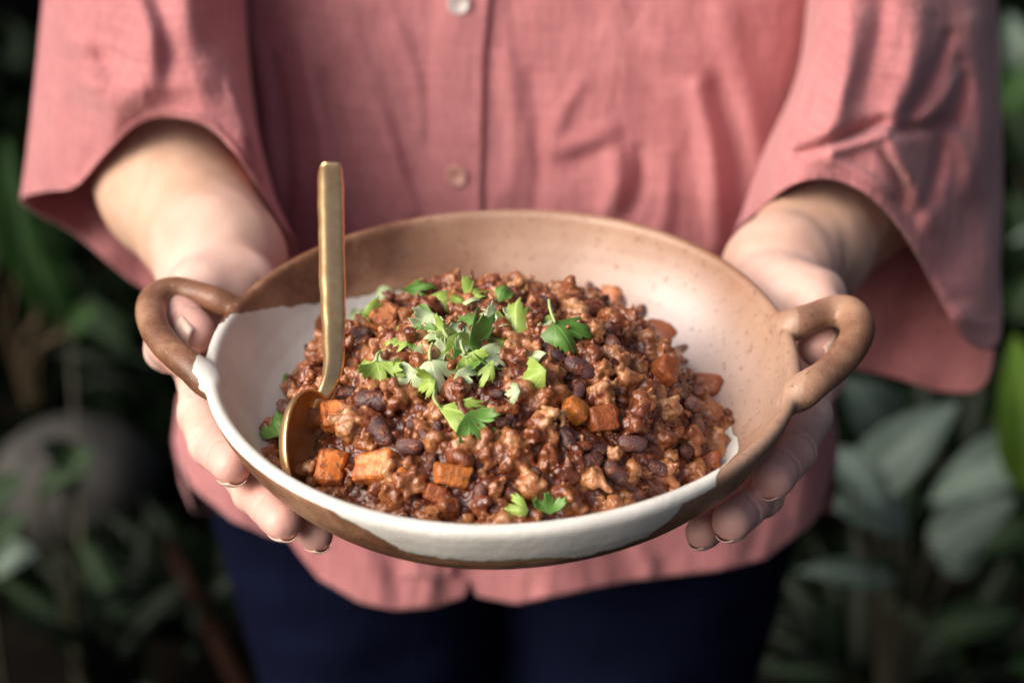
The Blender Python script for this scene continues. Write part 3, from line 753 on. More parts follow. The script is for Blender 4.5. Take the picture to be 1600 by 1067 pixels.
# ------------------------------------------------------------------ spoon
def build_spoon():
    root = empty('serving_spoon', P(500, 640, .70), 'gold coloured hammered metal spoon standing in the left of the stew', 'spoon')
    # handle: rounded rectangle section, swept
    path = spl([P(516, 258, .795), P(517, 340, .775), P(519, 440, .752), (P(521, 520, .735)), P(521, 572, .722), P(512, 604, .7145), P(496, 634, .7125), P(480, 664, .7135)], 70)
    wd = np.interp(np.linspace(0, 1, 70), [0, .02, .3, .6, .8, .9, 1], [5.2, 6.3, 6.2, 4.7, 3.2, 2.5, 2.4]) * .001
    th = np.interp(np.linspace(0, 1, 70), [0, .02, .5, .85, 1], [1.6, 2.4, 2.3, 2.2, 1.4]) * .001
    T = np.gradient(path, axis=0); T /= np.linalg.norm(T, axis=1)[:, None]
    V = []; n = 24
    sec = np.array([(-1, -.3), (-.97, .25), (-.60, .95), (-.38, 1.05), (.2, .75), (.85, .35), (1, .1), (1, -.35), (.6, -.6), (-.5, -.6)], float)
    seg = np.vstack([sec, sec[:1]]); cl = np.concatenate([[0], np.cumsum(np.linalg.norm(np.diff(seg, axis=0), axis=1))]); uu = np.linspace(0, cl[-1], n, endpoint=False)
    SX = np.interp(uu, cl, seg[:, 0]); SY = np.interp(uu, cl, seg[:, 1])
    for i, (p, t) in enumerate(zip(path, T)):
        f_ = sstep(.78, 1, i / 69)
        wa = np.array([.97, -.22, 0.0]) * (1 - f_) + np.array([.80, .55, .1]) * f_
        wa = wa - t * (wa @ t); wa /= np.linalg.norm(wa); nb = np.cross(wa, t)
        if nb @ CF > 0: nb = -nb
        for j in range(n): V.append(p + wa * SX[j] * wd[i] + nb * SY[j] * th[i] * 1.5)
    V = np.array(V)
    cen = np.repeat(path, n, 0); dv = V - cen
    V = cen + dv * (1 + .05 * vnoise(cen * 1.0 + dv * .6, 260, 21))[:, None]
    F = [tuple(int(k) for k in q) for q in grid_faces(70, n, True)] + [tuple(range(n)), tuple(range(69 * n, 70 * n))[::-1]]
    mesh('spoon_handle', V, F, MG, root)
    # bowl of the spoon: half egg shell, mouth facing right and to the camera
    C0 = P(487, 688, .697)
    tipdir = P(470, 770, .682) - P(500, 618, .705); tipdir /= np.linalg.norm(tipdir)
    mouth = np.array([.86, -.42, .30]); mouth -= tipdir * (mouth @ tipdir); mouth /= np.linalg.norm(mouth)
    side = np.cross(mouth, tipdir)
    La, Wa, Da = .0245, .0175, .0105
    V = []; nu, nv = 40, 14
    for layer in (0, 1):
        off = .0006 * (1 if layer else -1)
        for i in range(nv):
            s = (i + .02) / (nv - 1 + .02)
            for j in range(nu):
                a = 2 * math.pi * j / nu
                L = La * (1 + .05 * math.cos(a)); r = math.sin(s * math.pi / 2)
                dep = math.cos(s * math.pi / 2)
                V.append(C0 + tipdir * ((L + off) * r * math.cos(a)) + side * ((Wa + off) * r * math.sin(a) * (1 - .08 * math.cos(a))) - mouth * ((Da + off) * dep) + mouth * (.0012 if 0 else 0))
    g = grid_faces(nv, nu, True); F = [tuple(int(k) for k in q) for q in g] + [tuple(int(k) + nv * nu for k in q[::-1]) for q in g]
    b0 = (nv - 1) * nu
    for j in range(nu):
        j2 = (j + 1) % nu; F.append((b0 + j, b0 + j2, b0 + j2 + nv * nu, b0 + j + nv * nu))
    F += [tuple(range(nu))[::-1], tuple(range(nv * nu, nv * nu + nu))]
    mesh('spoon_bowl', V, F, MG, root)
build_spoon()

# ------------------------------------------------------------------ person
PERSON = empty('person', P(800, 1000, 1.2) * np.array([1, 1, 0]), 'person in a loose pink button shirt and navy trousers holding out the bowl', 'person')
def clear_bowl(pt, r):
    """push a point away from the camera until a ball of radius r clears the bowl"""
    px, py, d = pt
    for _ in range(80):
        q = toB(P(px, py, d)); s = bowl_sdf2(np.hypot(q[0], q[1]), q[2]) if math.hypot(q[0], q[1]) < .137 else math.hypot(math.hypot(q[0], q[1]) - .1368, q[2] + .0035) - .0033
        inside = q[2] > wall_z(math.hypot(q[0], q[1])) and math.hypot(q[0], q[1]) < .137
        if s > r - .0012 and not inside: break
        d += .002
    return (px, py, d)
def chain(F, pts, k, tone0=.6, tone1=1):
    p = [clear_bowl(q[:3], q[3]) for q in pts]
    W = [P(*q) for q in p]; R = [q[3] for q in pts]
    for i in range(len(W) - 1):
        F.cone(W[i], W[i + 1], R[i], R[i + 1], k if i else k, tone1 if i >= len(W) - 2 else tone0)
        if i: # knuckle swelling
            F.cone(W[i], W[i], R[i] * 1.06, R[i] * 1.05, .002, tone0 + .2)
    return W, R
HANDS = {
 'L': dict(arm=[(190, 60, 1.10, .043), (210, 180, 1.045, .0455), (272, 290, .965, .0435), (345, 405, .885, .0340)],
   palm=[((345, 405, .885, .034), (335, 492, .845, .0275)), ((335, 492, .845, .0275), (345, 590, .82, .021)), ((388, 442, .845, .0160), (318, 462, .83, .0185)), ((335, 500, .85, .024), (375, 600, .84, .018))],
   fingers=[[(330, 560, .835, .012), (262, 545, .803, .0112), (258, 535, .79, .0095), (285, 560, .785, .009)],
            [(322, 575, .82, .0128), (315, 645, .785, .0118), (332, 695, .757, .0108), (362, 727, .728, .0094)],
            [(335, 600, .82, .012), (352, 700, .782, .0108), (398, 770, .745, .0100), (441, 814, .715, .0089)],
            [(360, 620, .83, .011), (412, 740, .79, .0098), (457, 805, .755, .0088), (494, 836, .73, .0079)]],
   thumb=[(340, 462, .835, .016), (276, 486, .800, .0122), (306, 520, .778, .0103)]),
 'R': dict(arm=[(1410, 80, 1.10, .042), (1395, 235, 1.05, .042), (1330, 315, .985, .0395), (1268, 385, .93, .0335), (1218, 428, .888, .0305)],
   palm=[((1218, 428, .888, .0305), (1225, 490, .85, .0265)), ((1225, 490, .85, .0265), (1245, 600, .825, .0185)), ((1196, 452, .85, .0165), (1276, 466, .832, .0150)), ((1225, 500, .855, .023), (1205, 610, .84, .018))],
   fingers=[[(1255, 560, .835, .012), (1285, 590, .815, .0108), (1268, 622, .795, .0098)],
            [(1252, 590, .82, .0128), (1262, 650, .787, .0116), (1240, 706, .757, .0106), (1207, 748, .728, .0093)],
            [(1238, 610, .82, .012), (1226, 700, .782, .0106), (1190, 775, .745, .0098), (1143, 815, .715, .0089)],
            [(1215, 630, .83, .011), (1180, 745, .79, .0096), (1136, 806, .755, .0086), (1097, 832, .73, .0078)]],
   thumb=[(1262, 468, .832, .015), (1300, 507, .800, .0120), (1277, 543, .778, .0098)])}
def build_body():
    Vs, Qs, Ts, Ns = [], [], [], []; off = 0; nails = []
    for key in ('L', 'R'):
        Hd = HANDS[key]
        allp = [P(*q[:3]) for q in Hd['arm']] + [P(*q[:3]) for s in Hd['palm'] for q in s] + [P(*q[:3]) for f in Hd['fingers'] for q in f]
        lo = np.min(allp, 0) - .055; hi = np.max(allp, 0) + .055
        f = Field(lo, hi, .00125); creases = []
        for ch in Hd['fingers'] + [Hd['thumb']]:
            g = Field(lo, hi, .0016) if 0 else None
            W, R = chain(f, ch, .0016)
            for i_ in range(1, len(ch) - 1): creases.append((W[i_], W[i_ + 1] - W[i_ - 1], R[i_]))
            creases.append((W[-2] * .35 + W[-1] * .65, W[-1] - W[-2], R[-1]))
            nails.append((W[-1], W[-1] - W[-2], R[-1], ch is Hd['thumb'], key))
        for a, b in Hd['palm']: 
            pa, pb = clear_bowl(a[:3], a[3]), clear_bowl(b[:3], b[3])
            f.cone(P(*pa), P(*pb), a[3], b[3], .009, .6)
        A = Hd['arm']
        for a, b in zip(A[:-1], A[1:]): f.cone(P(*a[:3]), P(*b[:3]), a[3], b[3], .012, 0)
        V, Q, T = f.surface()
        for _ in range(2):
            nb = np.zeros_like(V); cn = np.zeros(len(V))
            for a, b in ((0, 1), (1, 2), (2, 3), (3, 0)):
                for q in range(3): nb[:, q] += np.bincount(Q[:, a], V[Q[:, b], q], len(V)) + np.bincount(Q[:, b], V[Q[:, a], q], len(V))
                cn += np.bincount(Q[:, a], minlength=len(V)) + np.bincount(Q[:, b], minlength=len(V))
            V = .5 * V + .5 * nb / cn[:, None]
        NN = f.normals(V, 1.8); toc = CC - V; toc /= np.linalg.norm(toc, axis=1)[:, None]
        dsp = np.zeros(len(V))
        for c_, ax_, r_ in creases:
            ax_ = ax_ / np.linalg.norm(ax_); near = np.linalg.norm(V - c_, axis=1) < r_ * 1.5
            for o_, am in ((0, 1.0), (.0022, .6)):
                u = (V - c_) @ ax_ - o_ + .0006 * np.sin(V[:, 0] * 900)
                dsp -= near * am * .0009 * np.exp(-(u / .0008) ** 2)
        dsp += .00025 * vnoise(V, 260, 61) + .0004 * vnoise(V, 110, 62)
        V = V + NN * dsp[:, None]
        Pq = V[Q]; fn = np.cross(Pq[:, 2] - Pq[:, 0], Pq[:, 3] - Pq[:, 1])
        vn_ = np.stack([sum(np.bincount(Q[:, c], fn[:, q], len(V)) for c in range(4)) for q in range(3)], 1)
        vn_ /= np.linalg.norm(vn_, axis=1)[:, None] + 1e-12
        Ns.append(vn_); Vs.append(V); Qs.append(Q + off); Ts.append(T); off += len(V)
    # trunk, shoulders and upper arms under the shirt, coarse
    f = Field(np.array([-.30, .90, .55]), np.array([.34, 1.35, 1.55]), .008)
    def c(a, b, ra, rb, k=.03): f.cone(np.array(a), np.array(b), ra, rb, k)
    c((.0, 1.12, .70), (.0, 1.11, 1.0), .085, .075); c((-.05, 1.12, .75), (-.05, 1.11, 1.25), .075, .08); c((.05, 1.12, .75), (.05, 1.11, 1.25), .075, .08)
    c((-.15, 1.13, 1.38), (.15, 1.13, 1.38), .05, .05); c((0, 1.12, 1.38), (0, 1.10, 1.5), .055, .05)
    for key, sx in (('L', -1), ('R', 1)):
        e = P(*HANDS[key]['arm'][0][:3]); c((sx * .17, 1.13, 1.37), tuple(e), .05, .043)
    V, Q, T = f.surface(); Ns.append(f.normals(V)); Vs.append(V); Qs.append(Q + off); Ts.append(T)
    o = mesh('body', np.concatenate(Vs), np.concatenate(Qs), MS, PERSON)
    o.data.normals_split_custom_set_from_vertices([tuple(x) for x in np.concatenate(Ns)])
    TT = np.concatenate(Ts); fattr(o, 'pink', np.clip(TT * 1.5, 0, 1)); fattr(o, 'tips', np.clip((TT - .7) * 2, 0, .6))
    down = -EN
    for (T_, d, r, th, key) in nails:
        d = d / np.linalg.norm(d)
        nn = (CF * .35 + down * 1.0 + np.array([-.9 if key == 'L' else .9, 0, 0]) * .35) if not th else (np.array([.1 if key == 'L' else .75, -.8, .1]))
        nn = nn - d * (nn @ d); nn /= np.linalg.norm(nn); s = np.cross(d, nn)
        V = []
        for i in range(9):
            u = -.35 + 1.33 * i / 8
            for j in range(9):
                a = (-1 + 2 * j / 8) * .70
                rr = r * (1.018 - .30 * max(0, u) ** 2)
                lift = nn * (rr * math.cos(a)) + s * (rr * math.sin(a))
                uu = u - .18 * (a / .78) ** 2
                V.append(T_ + d * r * uu + lift)
        solid(mesh('fingernail', V, grid_faces(9, 9), MNAIL, o), .0006, 0)
    return o
BODY = build_body()

# shirt: torso
def curve(pts):
    xs = [p[0] for p in pts]; ys = [p[1] for p in pts]
    return lambda v: np.interp(v, xs, ys)
XL = curve([(-300, 330), (0, 340), (200, 380), (400, 400), (520, 335), (620, 280), (690, 272), (760, 286), (860, 330), (960, 380)])
XR = curve([(-300, 1290), (0, 1300), (200, 1260), (400, 1190), (520, 1280), (620, 1300), (700, 1308), (800, 1300), (860, 1270), (960, 1240)])
HEM = [(262, 690), (290, 762), (330, 812), (380, 836), (415, 843), (419, 858), (440, 902), (500, 940), (560, 952), (640, 946), (698, 930), (708, 896), (718, 930), (790, 942), (900, 922), (1000, 905), (1150, 890), (1230, 872), (1280, 820), (1300, 740), (1310, 690)]
HEMF = curve(HEM)
DC = curve([(-300, 1.00), (0, 1.0), (300, 1.015), (600, 1.05), (950, 1.10)])
# folds: x0,y0,x1,y1,width px,height mm (positive = towards the camera)
FOLDS = [(470, 60, 520, 380, 13, 5), (500, 120, 560, 330, 14, -4), (550, 60, 640, 330, 16, 5), (590, 150, 650, 300, 15, -3.5), (430, 100, 450, 360, 12, -5), (620, 40, 660, 200, 12, 3),
 (860, 230, 910, 130, 12, 3), (865, 238, 955, 205, 15, 4), (895, 255, 965, 232, 15, -2.5), (960, 240, 950, 330, 16, 7), (1000, 240, 985, 330, 13, -6), (1040, 250, 1030, 370, 14, 4), (1090, 140, 1120, 380, 16, 8), (1120, 140, 1160, 330, 18, -9),
 (1010, 60, 1090, 110, 22, 4), (1130, 30, 1200, 330, 30, 6), (790, 90, 800, 300, 14, 2.5), (830, 120, 840, 320, 14, -2.5), (390, 40, 420, 300, 20, 6),
 (330, 700, 380, 830, 18, 4), (440, 860, 480, 935, 14, 4), (600, 860, 620, 945, 18, -4), (660, 870, 670, 940, 12, 4), (820, 890, 830, 935, 16, -3.5), (1000, 860, 1010, 905, 15, 4), (1180, 780, 1160, 890, 18, -4), (1250, 660, 1240, 860, 20, 5)]
SFOLDS = [(110, 50, 150, 150, 26, 7), (135, 40, 180, 140, 20, -4), (200, -40, 245, 95, 24, 8), (232, -20, 262, 120, 18, -6), (95, 92, 190, 100, 18, -5), (120, 138, 175, 128, 18, 5), (285, -60, 300, 100, 26, 6), (320, 0, 350, 140, 18, -5),
 (160, 150, 300, 128, 24, 5), (230, 165, 380, 215, 18, 4), (340, 100, 410, 250, 18, 4), (88, 150, 78, 292, 12, 3), (62, 120, 48, 290, 16, 3), (150, 180, 130, 270, 16, -3),
 (1330, 40, 1290, 220, 24, 9), (1380, 0, 1340, 150, 20, -7), (1440, 20, 1400, 170, 22, 9), (1480, 60, 1420, 180, 12, -10), (1500, 110, 1440, 190, 12, 7), (1380, 190, 1250, 240, 10, -9), (1400, 205, 1300, 235, 10, 5), (1490, 190, 1400, 205, 11, -10), (1500, 100, 1490, 190, 11, -9),
 (1470, 215, 1440, 330, 12, -9), (1395, 230, 1450, 350, 16, 8), (1380, 240, 1410, 320, 9, -7), (1520, 40, 1530, 290, 20, 8), (1500, 220, 1510, 300, 14, 6), (1260, 100, 1230, 220, 14, 5), (1300, 250, 1390, 300, 9, 5), (1440, 480, 1520, 500, 20, 6), (1400, 520, 1500, 470, 14, -6)]
def disp(px, py, folds):
    out = np.zeros(np.shape(px))
    for x0, y0, x1, y1, wd, h in folds:
        ex, ey = x1 - x0, y1 - y0; L2 = ex * ex + ey * ey
        t = ((px - x0) * ex + (py - y0) * ey) / L2; tc = np.clip(t, 0, 1)
        bow = 8 * np.sin(tc * math.pi)
        dd = np.hypot(px - x0 - tc * ex - bow * ey / math.sqrt(L2), py - y0 - tc * ey)
        end = 1 - .45 * np.abs(2 * tc - 1) ** 2
        out += h * .001 * np.exp(-(dd / wd) ** 2) * end
    return out
def torso_front(px, py, off=0.0):
    xl, xr = XL(py), XR(py); s = np.clip((px - (xl + xr) / 2) / ((xr - xl) / 2), -1, 1)
    b = .10
    d = DC(py) + b * (1 - (1 - np.abs(s) ** 4.0) ** (1 / 4.0))
    wv = .0022 * vnoise(np.stack([px * .03, py * .006, px * 0], -1), 1.0, 77) + .0008 * vnoise(np.stack([px * .09, py * .03, px * 0], -1), 1.0, 78)
    low = sstep(600, 900, py) * .006 * np.sin(px * .022 + 1)
    return PA(np.stack([px, py, d - 1.15 * disp(px, py, FOLDS) - wv * np.clip(1 - s ** 6, 0, 1) - low - off], -1))
def build_shirt():
    nu, nt_ = 280, 230
    t = np.linspace(0, 1, nt_)
    ph = np.concatenate([np.linspace(-1, 1, nu)])
    rows = []
    for tt in t:
        S = np.sin(ph * math.pi / 2) * .999
        hx = 272 + (S + 1) / 2 * (1308 - 272)
        py = -300 + tt * (HEMF(hx) + 300)
        xl, xr = XL(py), XR(py)
        # lerp so that at the hem columns sit at hx
        px = (xl + xr) / 2 + S * (xr - xl) / 2
        fr = torso_front(px, py)
        # back half
        Sb = S[::-1][1:-1]; pyb = -300 + tt * (HEMF(272 + (Sb + 1) / 2 * (1308 - 272)) * 0 + 800 + 300)
        pxb = (XL(pyb) + XR(pyb)) / 2 + Sb * (XR(pyb) - XL(pyb)) / 2
        d = DC(pyb) + .10 + .11 * np.sqrt(1 - Sb ** 2)
        rows.append(np.vstack([fr, PA(np.stack([pxb, pyb, d], -1))]))
    n = len(rows[0])
    sh = mesh('shirt', np.vstack(rows), grid_faces(nt_, n, True), MSH, PERSON); solid(sh, .0012)
    sh['label'] = 'loose dusty pink linen shirt with curved hem'
    # placket strip standing proud
    py = np.linspace(-300, 900, 260); V = []
    for y in py:
        xe = float(np.interp(y, [-100, 0, 100, 330, 900], [768, 764, 755, 751, 708]))
        xs = np.array([xe - 84, xe - 80, xe - 60, xe - 40, xe - 20, xe - 8, xe - 3, xe])
        of = np.array([-.001, .0012, .0022, .0024, .0026, .0034, .0042, .0030])
        V.append(torso_front(xs, np.full(8, y), of))
    solid(mesh('placket', np.vstack(V), grid_faces(260, 8), MSH, sh), .0014)
    for k, (bx, by, mt) in enumerate([(717, 6, 0), (713, 275, 1)]):
        c = torso_front(np.array([float(bx)]), np.array([float(by)]), .0042)[0]
        V = []; prof = [(0, .0006), (.0022, .0006), (.0040, .0010), (.0052, .0018), (.0060, .0022), (.0068, .0016), (.0070, .0004), (.0066, -.0006), (0, -.0006)]
        n = 28; nrm = np.array([0, -1, .1]); nrm /= np.linalg.norm(nrm); a1 = np.array([1, 0, 0]); a2 = np.cross(nrm, a1)
        for r, z in prof:
            for j in range(n):
                a = 2 * math.pi * j / n; V.append(c + nrm * z + (a1 * math.cos(a) + a2 * math.sin(a)) * (r + 1e-5))
        bt = mesh('button', V, grid_faces(len(prof), n, True), MBTN[k], sh)
        bt['label'] = ['pearly white button at the top edge of the photograph', 'rose brown button just above the bowl'][k]
        # thread in the holes
        for sx, sy in ((-1, -1), (1, -1), (-1, 1), (1, 1)):
            pass
    # sleeves
    def ring_cr(pts, n):
        p = np.array(pts, float); m = len(p); t = np.linspace(0, m, n, endpoint=False); i = t.astype(int); f = (t - i)[:, None]
        a, b, c, d = p[(i - 1) % m], p[i % m], p[(i + 1) % m], p[(i + 2) % m]
        return .5 * (2 * b + (c - a) * f + (2 * a - 5 * b + 4 * c - d) * f ** 2 + (3 * b - a - 3 * c + d) * f ** 3)
    def top(cx, cy, rx, ry, d, m, sgn):
        out = []
        for k in range(m):
            a = math.pi - 2 * math.pi * k / m if sgn > 0 else 2 * math.pi * k / m
            out.append((cx + rx * math.cos(a), cy - ry * .25 * math.sin(a), d - .11 * math.sin(a)))
        return out
    L = [[(33, 312, 1.03), (70, 300, .98), (118, 292, .945), (168, 238, .915), (220, 192, .90), (275, 184, .895), (335, 205, .895), (390, 270, .905), (432, 340, .925), (462, 395, .975), (400, 440, 1.07), (300, 458, 1.10), (220, 448, 1.10), (120, 368, 1.09), (60, 335, 1.07)],
         [(45, 220, 1.03), (75, 205, .975), (120, 190, .935), (170, 150, .905), (220, 122, .89), (275, 112, .885), (335, 132, .89), (382, 190, .905), (408, 250, .935), (424, 310, .99), (380, 335, 1.08), (300, 350, 1.11), (220, 340, 1.11), (120, 290, 1.10), (65, 250, 1.07)],
         [(62, 60, 1.03), (82, 20, .975), (120, -8, .935), (170, -20, .91), (220, -25, .90), (275, -22, .90), (325, -8, .91), (356, 40, .93), (380, 95, .96), (393, 150, 1.03), (370, 180, 1.11), (300, 200, 1.13), (220, 180, 1.13), (140, 140, 1.11), (80, 100, 1.07)],
         top(240, -220, 150, 160, 1.04, 15, 1)]
    Rr = [[(1560, 450, 1.05), (1560, 535, 1.01), (1508, 530, .97), (1432, 396, .93), (1392, 338, .905), (1345, 298, .895), (1295, 280, .89), (1240, 288, .895), (1190, 325, .935), (1146, 378, .995), (1180, 470, 1.07), (1290, 560, 1.10), (1400, 590, 1.11), (1475, 612, 1.11), (1542, 594, 1.08)],
          [(1563, 270, 1.04), (1535, 270, .98), (1482, 240, .94), (1435, 215, .91), (1392, 190, .89), (1345, 180, .885), (1295, 178, .885), (1245, 190, .895), (1212, 220, .935), (1188, 262, .99), (1210, 350, 1.07), (1290, 420, 1.11), (1400, 450, 1.12), (1490, 460, 1.11), (1556, 380, 1.08)],
          [(1558, 50, 1.04), (1530, 30, .975), (1482, 10, .935), (1435, 0, .91), (1392, -5, .90), (1345, -8, .90), (1312, -5, .91), (1282, 15, .94), (1265, 55, .98), (1252, 100, 1.03), (1270, 170, 1.08), (1310, 220, 1.12), (1400, 240, 1.13), (1490, 230, 1.12), (1552, 150, 1.09)],
          top(1400, -220, 150, 160, 1.04, 15, -1)]
    for rings in (L, Rr):
        n = 260; K = [ring_cr(r, n) for r in rings]
        A = np.stack(K)            # rings x n x 3
        m = 150; out = spl(A.reshape(len(K), -1), m).reshape(m, n, 3)
        sf = disp(out[..., 0], out[..., 1], SFOLDS)
        front = (np.arange(n) / n < .62)[None, :]
        fac = np.where(front, 1.0, .35)
        fac = fac * np.minimum(1, np.arange(m) / 8.)[:, None] ** .5
        out[..., 2] -= 1.35 * sf * fac + .0022 * np.sin(out[..., 0] * .05 + out[..., 1] * .03) + .0042 * vnoise(np.stack([out[..., 0] * .030 + out[..., 1] * .012, out[..., 1] * .010 - out[..., 0] * .004, out[..., 2] * 0], -1), 1.0, 91)
        o = mesh('sleeve', PA(out.reshape(-1, 3)), grid_faces(m, n, True), MSH, sh); solid(o, .0013, 0)
        o['label'] = 'wide short pink sleeve on the left of the photograph' if rings is L else 'wide short pink sleeve on the right of the photograph'
        # folded hem band
        band = out[:9].copy(); band[..., 2] -= .0016 * np.where(front, 1, -1)
        hb = mesh('sleeve_hem', PA(band.reshape(-1, 3)), grid_faces(9, n, True), MSH, sh); solid(hb, .001, 0)
build_shirt()

def build_trousers():
    f = Field(np.array([-.30, .93, .0]), np.array([.30, 1.42, .95]), .007)
    def c(a, b, ra, rb, k=.02): f.cone(np.array(a), np.array(b), ra, rb, k)
    # pelvis then the legs
    yy = 1.15
    c((-.10, yy, .85), (.09, yy, .85), .115, .115); c((-.125, yy, .74), (.118, yy, .74), .135, .135)
    c((-.125, yy, .74), (-.105, yy + .02, .42), .136, .108, .006); c((.118, yy, .74), (.100, yy + .02, .42), .136, .108, .006)
    c((-.105, yy + .02, .42), (-.10, yy + .04, .06), .106, .06, .006); c((.100, yy + .02, .42), (.10, yy + .04, .06), .106, .06, .006)
    V, Q, T = f.surface()
    V = V + (.003 * vnoise(V * np.array([1, 1, 2.0]), 60, 31))[:, None] * np.array([0, -1, 0])
    o = mesh('trousers', V, Q, MTR, PERSON); o['label'] = 'dark navy trousers'
build_trousers()

# ------------------------------------------------------------------ garden behind
def ground_at(px, py):
    d = P(px, py, 1.0) - CC; return CC + d * (-CC[2] / d[2])
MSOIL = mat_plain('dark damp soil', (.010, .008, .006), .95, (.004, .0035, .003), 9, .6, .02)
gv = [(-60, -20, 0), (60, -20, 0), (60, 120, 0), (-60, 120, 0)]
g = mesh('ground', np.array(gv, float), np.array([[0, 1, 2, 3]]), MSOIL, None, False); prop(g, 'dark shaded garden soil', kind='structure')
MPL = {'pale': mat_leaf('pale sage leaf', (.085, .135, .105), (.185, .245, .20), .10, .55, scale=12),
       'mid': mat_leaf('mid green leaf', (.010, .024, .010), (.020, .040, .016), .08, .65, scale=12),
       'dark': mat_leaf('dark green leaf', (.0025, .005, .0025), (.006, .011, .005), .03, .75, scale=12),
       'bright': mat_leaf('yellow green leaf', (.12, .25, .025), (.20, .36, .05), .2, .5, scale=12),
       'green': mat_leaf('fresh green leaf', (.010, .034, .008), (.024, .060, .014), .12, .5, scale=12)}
MPST = mat_plain('plant stem', (.05, .045, .025), .7); MTAN = mat_plain('tan cane', (.11, .075, .04), .7)
def blade_arr(p0, p1, wd, droop=.12, cup=.15, nl=14, nw=7, side=None):
    p0 = np.array(p0, float); p1 = np.array(p1, float); ax = p1 - p0; L = np.linalg.norm(ax); ax /= L
    tocam = CC - p0; tocam /= np.linalg.norm(tocam)
    up = np.array([0, -.25, 1.0]) if side is None else np.array(side, float)
    nrm = up * .6 + tocam * .7; nrm -= ax * (nrm @ ax); nrm /= np.linalg.norm(nrm); s = np.cross(ax, nrm)
    V = []; ve = []
    for i in range(nl):
        t = i / (nl - 1); w_ = wd * .5 * (math.sin(math.pi * t ** .75) ** .8 + .02)
        c = p0 + ax * L * t + nrm * (droop * L * (math.sin(math.pi * t * .9)))
        for j in range(nw):
            u = -1 + 2 * j / (nw - 1)
            V.append(c + s * w_ * u + nrm * (cup * w_ * abs(u) + .03 * w_ * math.sin(9 * t + 3 * u))); ve.append(math.exp(-(u / .12) ** 2))
    return np.array(V), grid_faces(nl, nw), ve
def plant(name, label, cat, leaves, base, stemmat=None, group=None):
    """leaves: (px0,py0,px1,py1,depth,width px,tone)"""
    base = np.array(base, float); root = empty(name, base, label, cat, group)
    for (x0, y0, x1, y1, d, wd, tone) in leaves:
        a = P(x0, y0, d); b = P(x1, y1, d - .04)
        V, F, ve = blade_arr(a, b, wd * d / FPX)
        o = mesh('leaf', V, F, MPL[tone], root); fattr(o, 'vein', ve)
        mid = (a + base) / 2; mid[0] = base[0] * .6 + a[0] * .4; mid[2] += .05
        tube('stem', spl([base, mid, a, a + (b - a) * .1], 10), np.linspace(.004, .002, 10), stemmat or MPST, root, 6)
    return root
def gp(px, py, d):
    p = P(px, py, d); p[2] = 0; return p
plant('broad_leaf_plant', 'pale sage green broad leaved plant beside the right hip of the person', 'plant', [
 (1400, 700, 1310, 590, 1.75, 100, 'pale'), (1330, 780, 1500, 630, 1.7, 95, 'pale'), (1420, 810, 1290, 790, 1.75, 90, 'pale'), (1400, 760, 1340, 690, 1.8, 120, 'pale'),
 (1380, 830, 1450, 700, 1.85, 60, 'mid'), (1350, 660, 1420, 620, 1.8, 55, 'mid'), (1300, 700, 1380, 800, 1.7, 55, 'pale'), (1450, 860, 1590, 780, 1.8, 80, 'pale'), (1480, 900, 1535, 790, 1.85, 70, 'pale')], gp(1420, 900, 1.85))
plant('broad_leaf_plant', 'pale leaved plant at the right edge of the photograph, behind the bright green leaf', 'plant', [
 (1640, 690, 1450, 790, 2.0, 90, 'pale'), (1660, 780, 1500, 880, 2.0, 70, 'mid'), (1620, 900, 1560, 760, 2.05, 80, 'mid')], gp(1680, 900, 2.05))
plant('shrub', 'shrub with a bright yellow green leaf at the right edge', 'plant', [
 (1610, 770, 1583, 520, 1.7, 95, 'bright'), (1640, 850, 1570, 720, 1.75, 60, 'green'), (1650, 1060, 1570, 1040, 1.7, 60, 'green')], gp(1650, 950, 1.78))
plant('low_plant', 'low plant with narrow grey green leaves beside the right trouser leg', 'plant', [
 (1400, 910, 1240, 895, 1.8, 45, 'pale'), (1300, 1040, 1280, 930, 1.8, 40, 'mid'), (1440, 930, 1330, 870, 1.85, 50, 'mid'), (1440, 990, 1600, 960, 1.85, 60, 'mid')], gp(1400, 980, 1.9))
plant('tall_shrub', 'tall grey green shrub behind the sleeve at the upper right edge', 'plant', [
 (1600, 130, 1575, 20, 3.0, 50, 'pale'), (1620, 270, 1570, 170, 2.9, 60, 'mid'), (1620, 420, 1575, 300, 2.8, 70, 'mid'), (1625, 330, 1580, 380, 2.8, 50, 'pale'), (1590, 500, 1620, 430, 2.7, 60, 'mid'), (1570, 180, 1620, 90, 2.9, 60, 'green')], gp(1640, 500, 3.0))
plant('bamboo_like_plant', 'upright fresh green plant with strap leaves at the left edge below the sleeve', 'plant', [
 (25, 440, 10, 210, 2.1, 50, 'green'), (60, 500, 20, 260, 2.1, 46, 'green'), (75, 470, 75, 330, 2.15, 60, 'green'), (100, 520, 45, 380, 2.1, 50, 'green'), (-10, 420, 5, 300, 2.1, 50, 'mid'), (130, 480, 95, 400, 2.3, 30, 'mid')], gp(30, 480, 2.75), MTAN)
plant('small_plant', 'small green plant leaning over the round stone on the left', 'plant', [
 (110, 520, 160, 480, 2.2, 45, 'green'), (100, 760, 150, 700, 1.85, 60, 'mid'), (120, 730, 60, 690, 1.85, 50, 'mid'), (60, 770, 130, 740, 1.85, 50, 'mid')], gp(90, 800, 1.95))
plant('low_plant', 'low plant with one pale grey leaf at the lower left edge', 'plant', [
 (-10, 885, 62, 865, 1.85, 60, 'pale'), (-20, 800, 45, 740, 1.8, 55, 'mid'), (-20, 870, 50, 800, 1.8, 50, 'mid')], gp(-20, 950, 1.85))
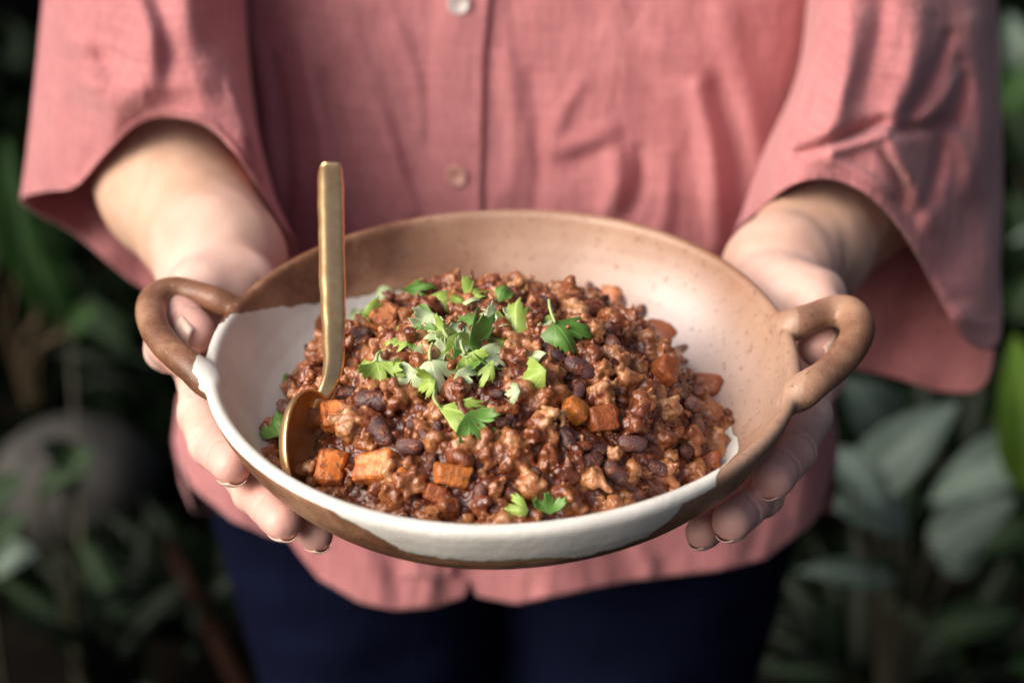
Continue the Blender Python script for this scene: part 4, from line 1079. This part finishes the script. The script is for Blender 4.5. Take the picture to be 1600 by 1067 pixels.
# dark fern-like clumps
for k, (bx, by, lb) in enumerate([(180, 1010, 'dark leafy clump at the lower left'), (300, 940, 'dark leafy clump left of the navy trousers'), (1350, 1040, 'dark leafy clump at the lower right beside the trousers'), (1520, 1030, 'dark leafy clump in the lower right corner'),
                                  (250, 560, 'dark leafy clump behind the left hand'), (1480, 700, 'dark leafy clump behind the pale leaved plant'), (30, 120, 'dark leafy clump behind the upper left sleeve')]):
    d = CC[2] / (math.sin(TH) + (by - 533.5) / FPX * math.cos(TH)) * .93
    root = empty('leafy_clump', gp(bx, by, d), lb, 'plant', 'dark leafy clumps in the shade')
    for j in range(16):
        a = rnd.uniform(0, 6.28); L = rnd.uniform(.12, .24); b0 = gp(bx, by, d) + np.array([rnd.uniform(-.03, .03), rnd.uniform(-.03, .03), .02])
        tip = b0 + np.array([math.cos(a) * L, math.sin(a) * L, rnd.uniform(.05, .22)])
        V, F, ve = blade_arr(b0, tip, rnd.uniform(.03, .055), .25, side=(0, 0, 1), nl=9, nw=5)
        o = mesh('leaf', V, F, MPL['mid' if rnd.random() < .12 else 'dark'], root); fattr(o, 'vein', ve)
# round stone
def boulder(px, py, d, r, label):
    c = P(px, py, d); V = []; U, W_ = 40, 24
    for i in range(W_ + 1):
        th = math.pi * i / W_
        for j in range(U):
            ph = 2 * math.pi * j / U; V.append((math.sin(th) * math.cos(ph), math.sin(th) * math.sin(ph) * .9, math.cos(th) * .8))
    V = np.array(V); V = V * (1 + .05 * vnoise(V, 2.2, 9) + .015 * vnoise(V, 8, 8))[:, None] * r
    c = np.array([c[0], c[1], r * .74])
    o = mesh('boulder', V + c, grid_faces(W_ + 1, U, True), mat_plain('grey stone', (.070, .068, .064), .9, (.038, .036, .034), 14, .6, .01))
    prop(o, label, 'boulder')
boulder(108, 690, 2.45, .135, 'round grey stone in the shade left of the bowl')
# fallen cane
tube_o = tube('garden_cane', [P(265, 850, 2.2), P(320, 960, 2.05), P(385, 1090, 1.95)], [.012, .012, .012], mat_plain('brown cane', (.018, .009, .006), .9)); prop(tube_o, 'brown cane leaning in the dark left of the trousers', 'cane')
# ground cover and a far hedge, nobody could count these leaves
def leafmass(name, n, lo, hi, size, mat, label, cat):
    V = []; F = []; k = 0
    for i in range(n):
        c = nr.uniform(lo, hi); a = nr.normal(size=3); a /= np.linalg.norm(a); b = np.cross(a, nr.normal(size=3)); b /= np.linalg.norm(b); s = size * nr.uniform(.6, 1.3); cc = np.cross(a, b)
        V += [c - a * s, c - a * s * .2 + b * s * .4 + cc * s * .1, c + a * s, c - a * s * .2 - b * s * .4 + cc * s * .1]; F.append((k, k + 1, k + 2, k + 3)); k += 4
    o = mesh(name, V, np.array(F), mat); 
    fattr(o, 'vein', np.zeros(len(V))); prop(o, label, cat, kind='stuff')
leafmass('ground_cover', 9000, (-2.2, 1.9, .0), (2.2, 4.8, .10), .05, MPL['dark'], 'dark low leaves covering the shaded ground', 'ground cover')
leafmass('hedge', 16000, (1.75, .2, 0), (2.5, 4.8, 2.9), .07, MPL['dark'], 'dark dense hedge added out of view right of the person to cut the sky light', 'hedge')  # unseen hedge added to hold back sky fill and darken the right sleeve
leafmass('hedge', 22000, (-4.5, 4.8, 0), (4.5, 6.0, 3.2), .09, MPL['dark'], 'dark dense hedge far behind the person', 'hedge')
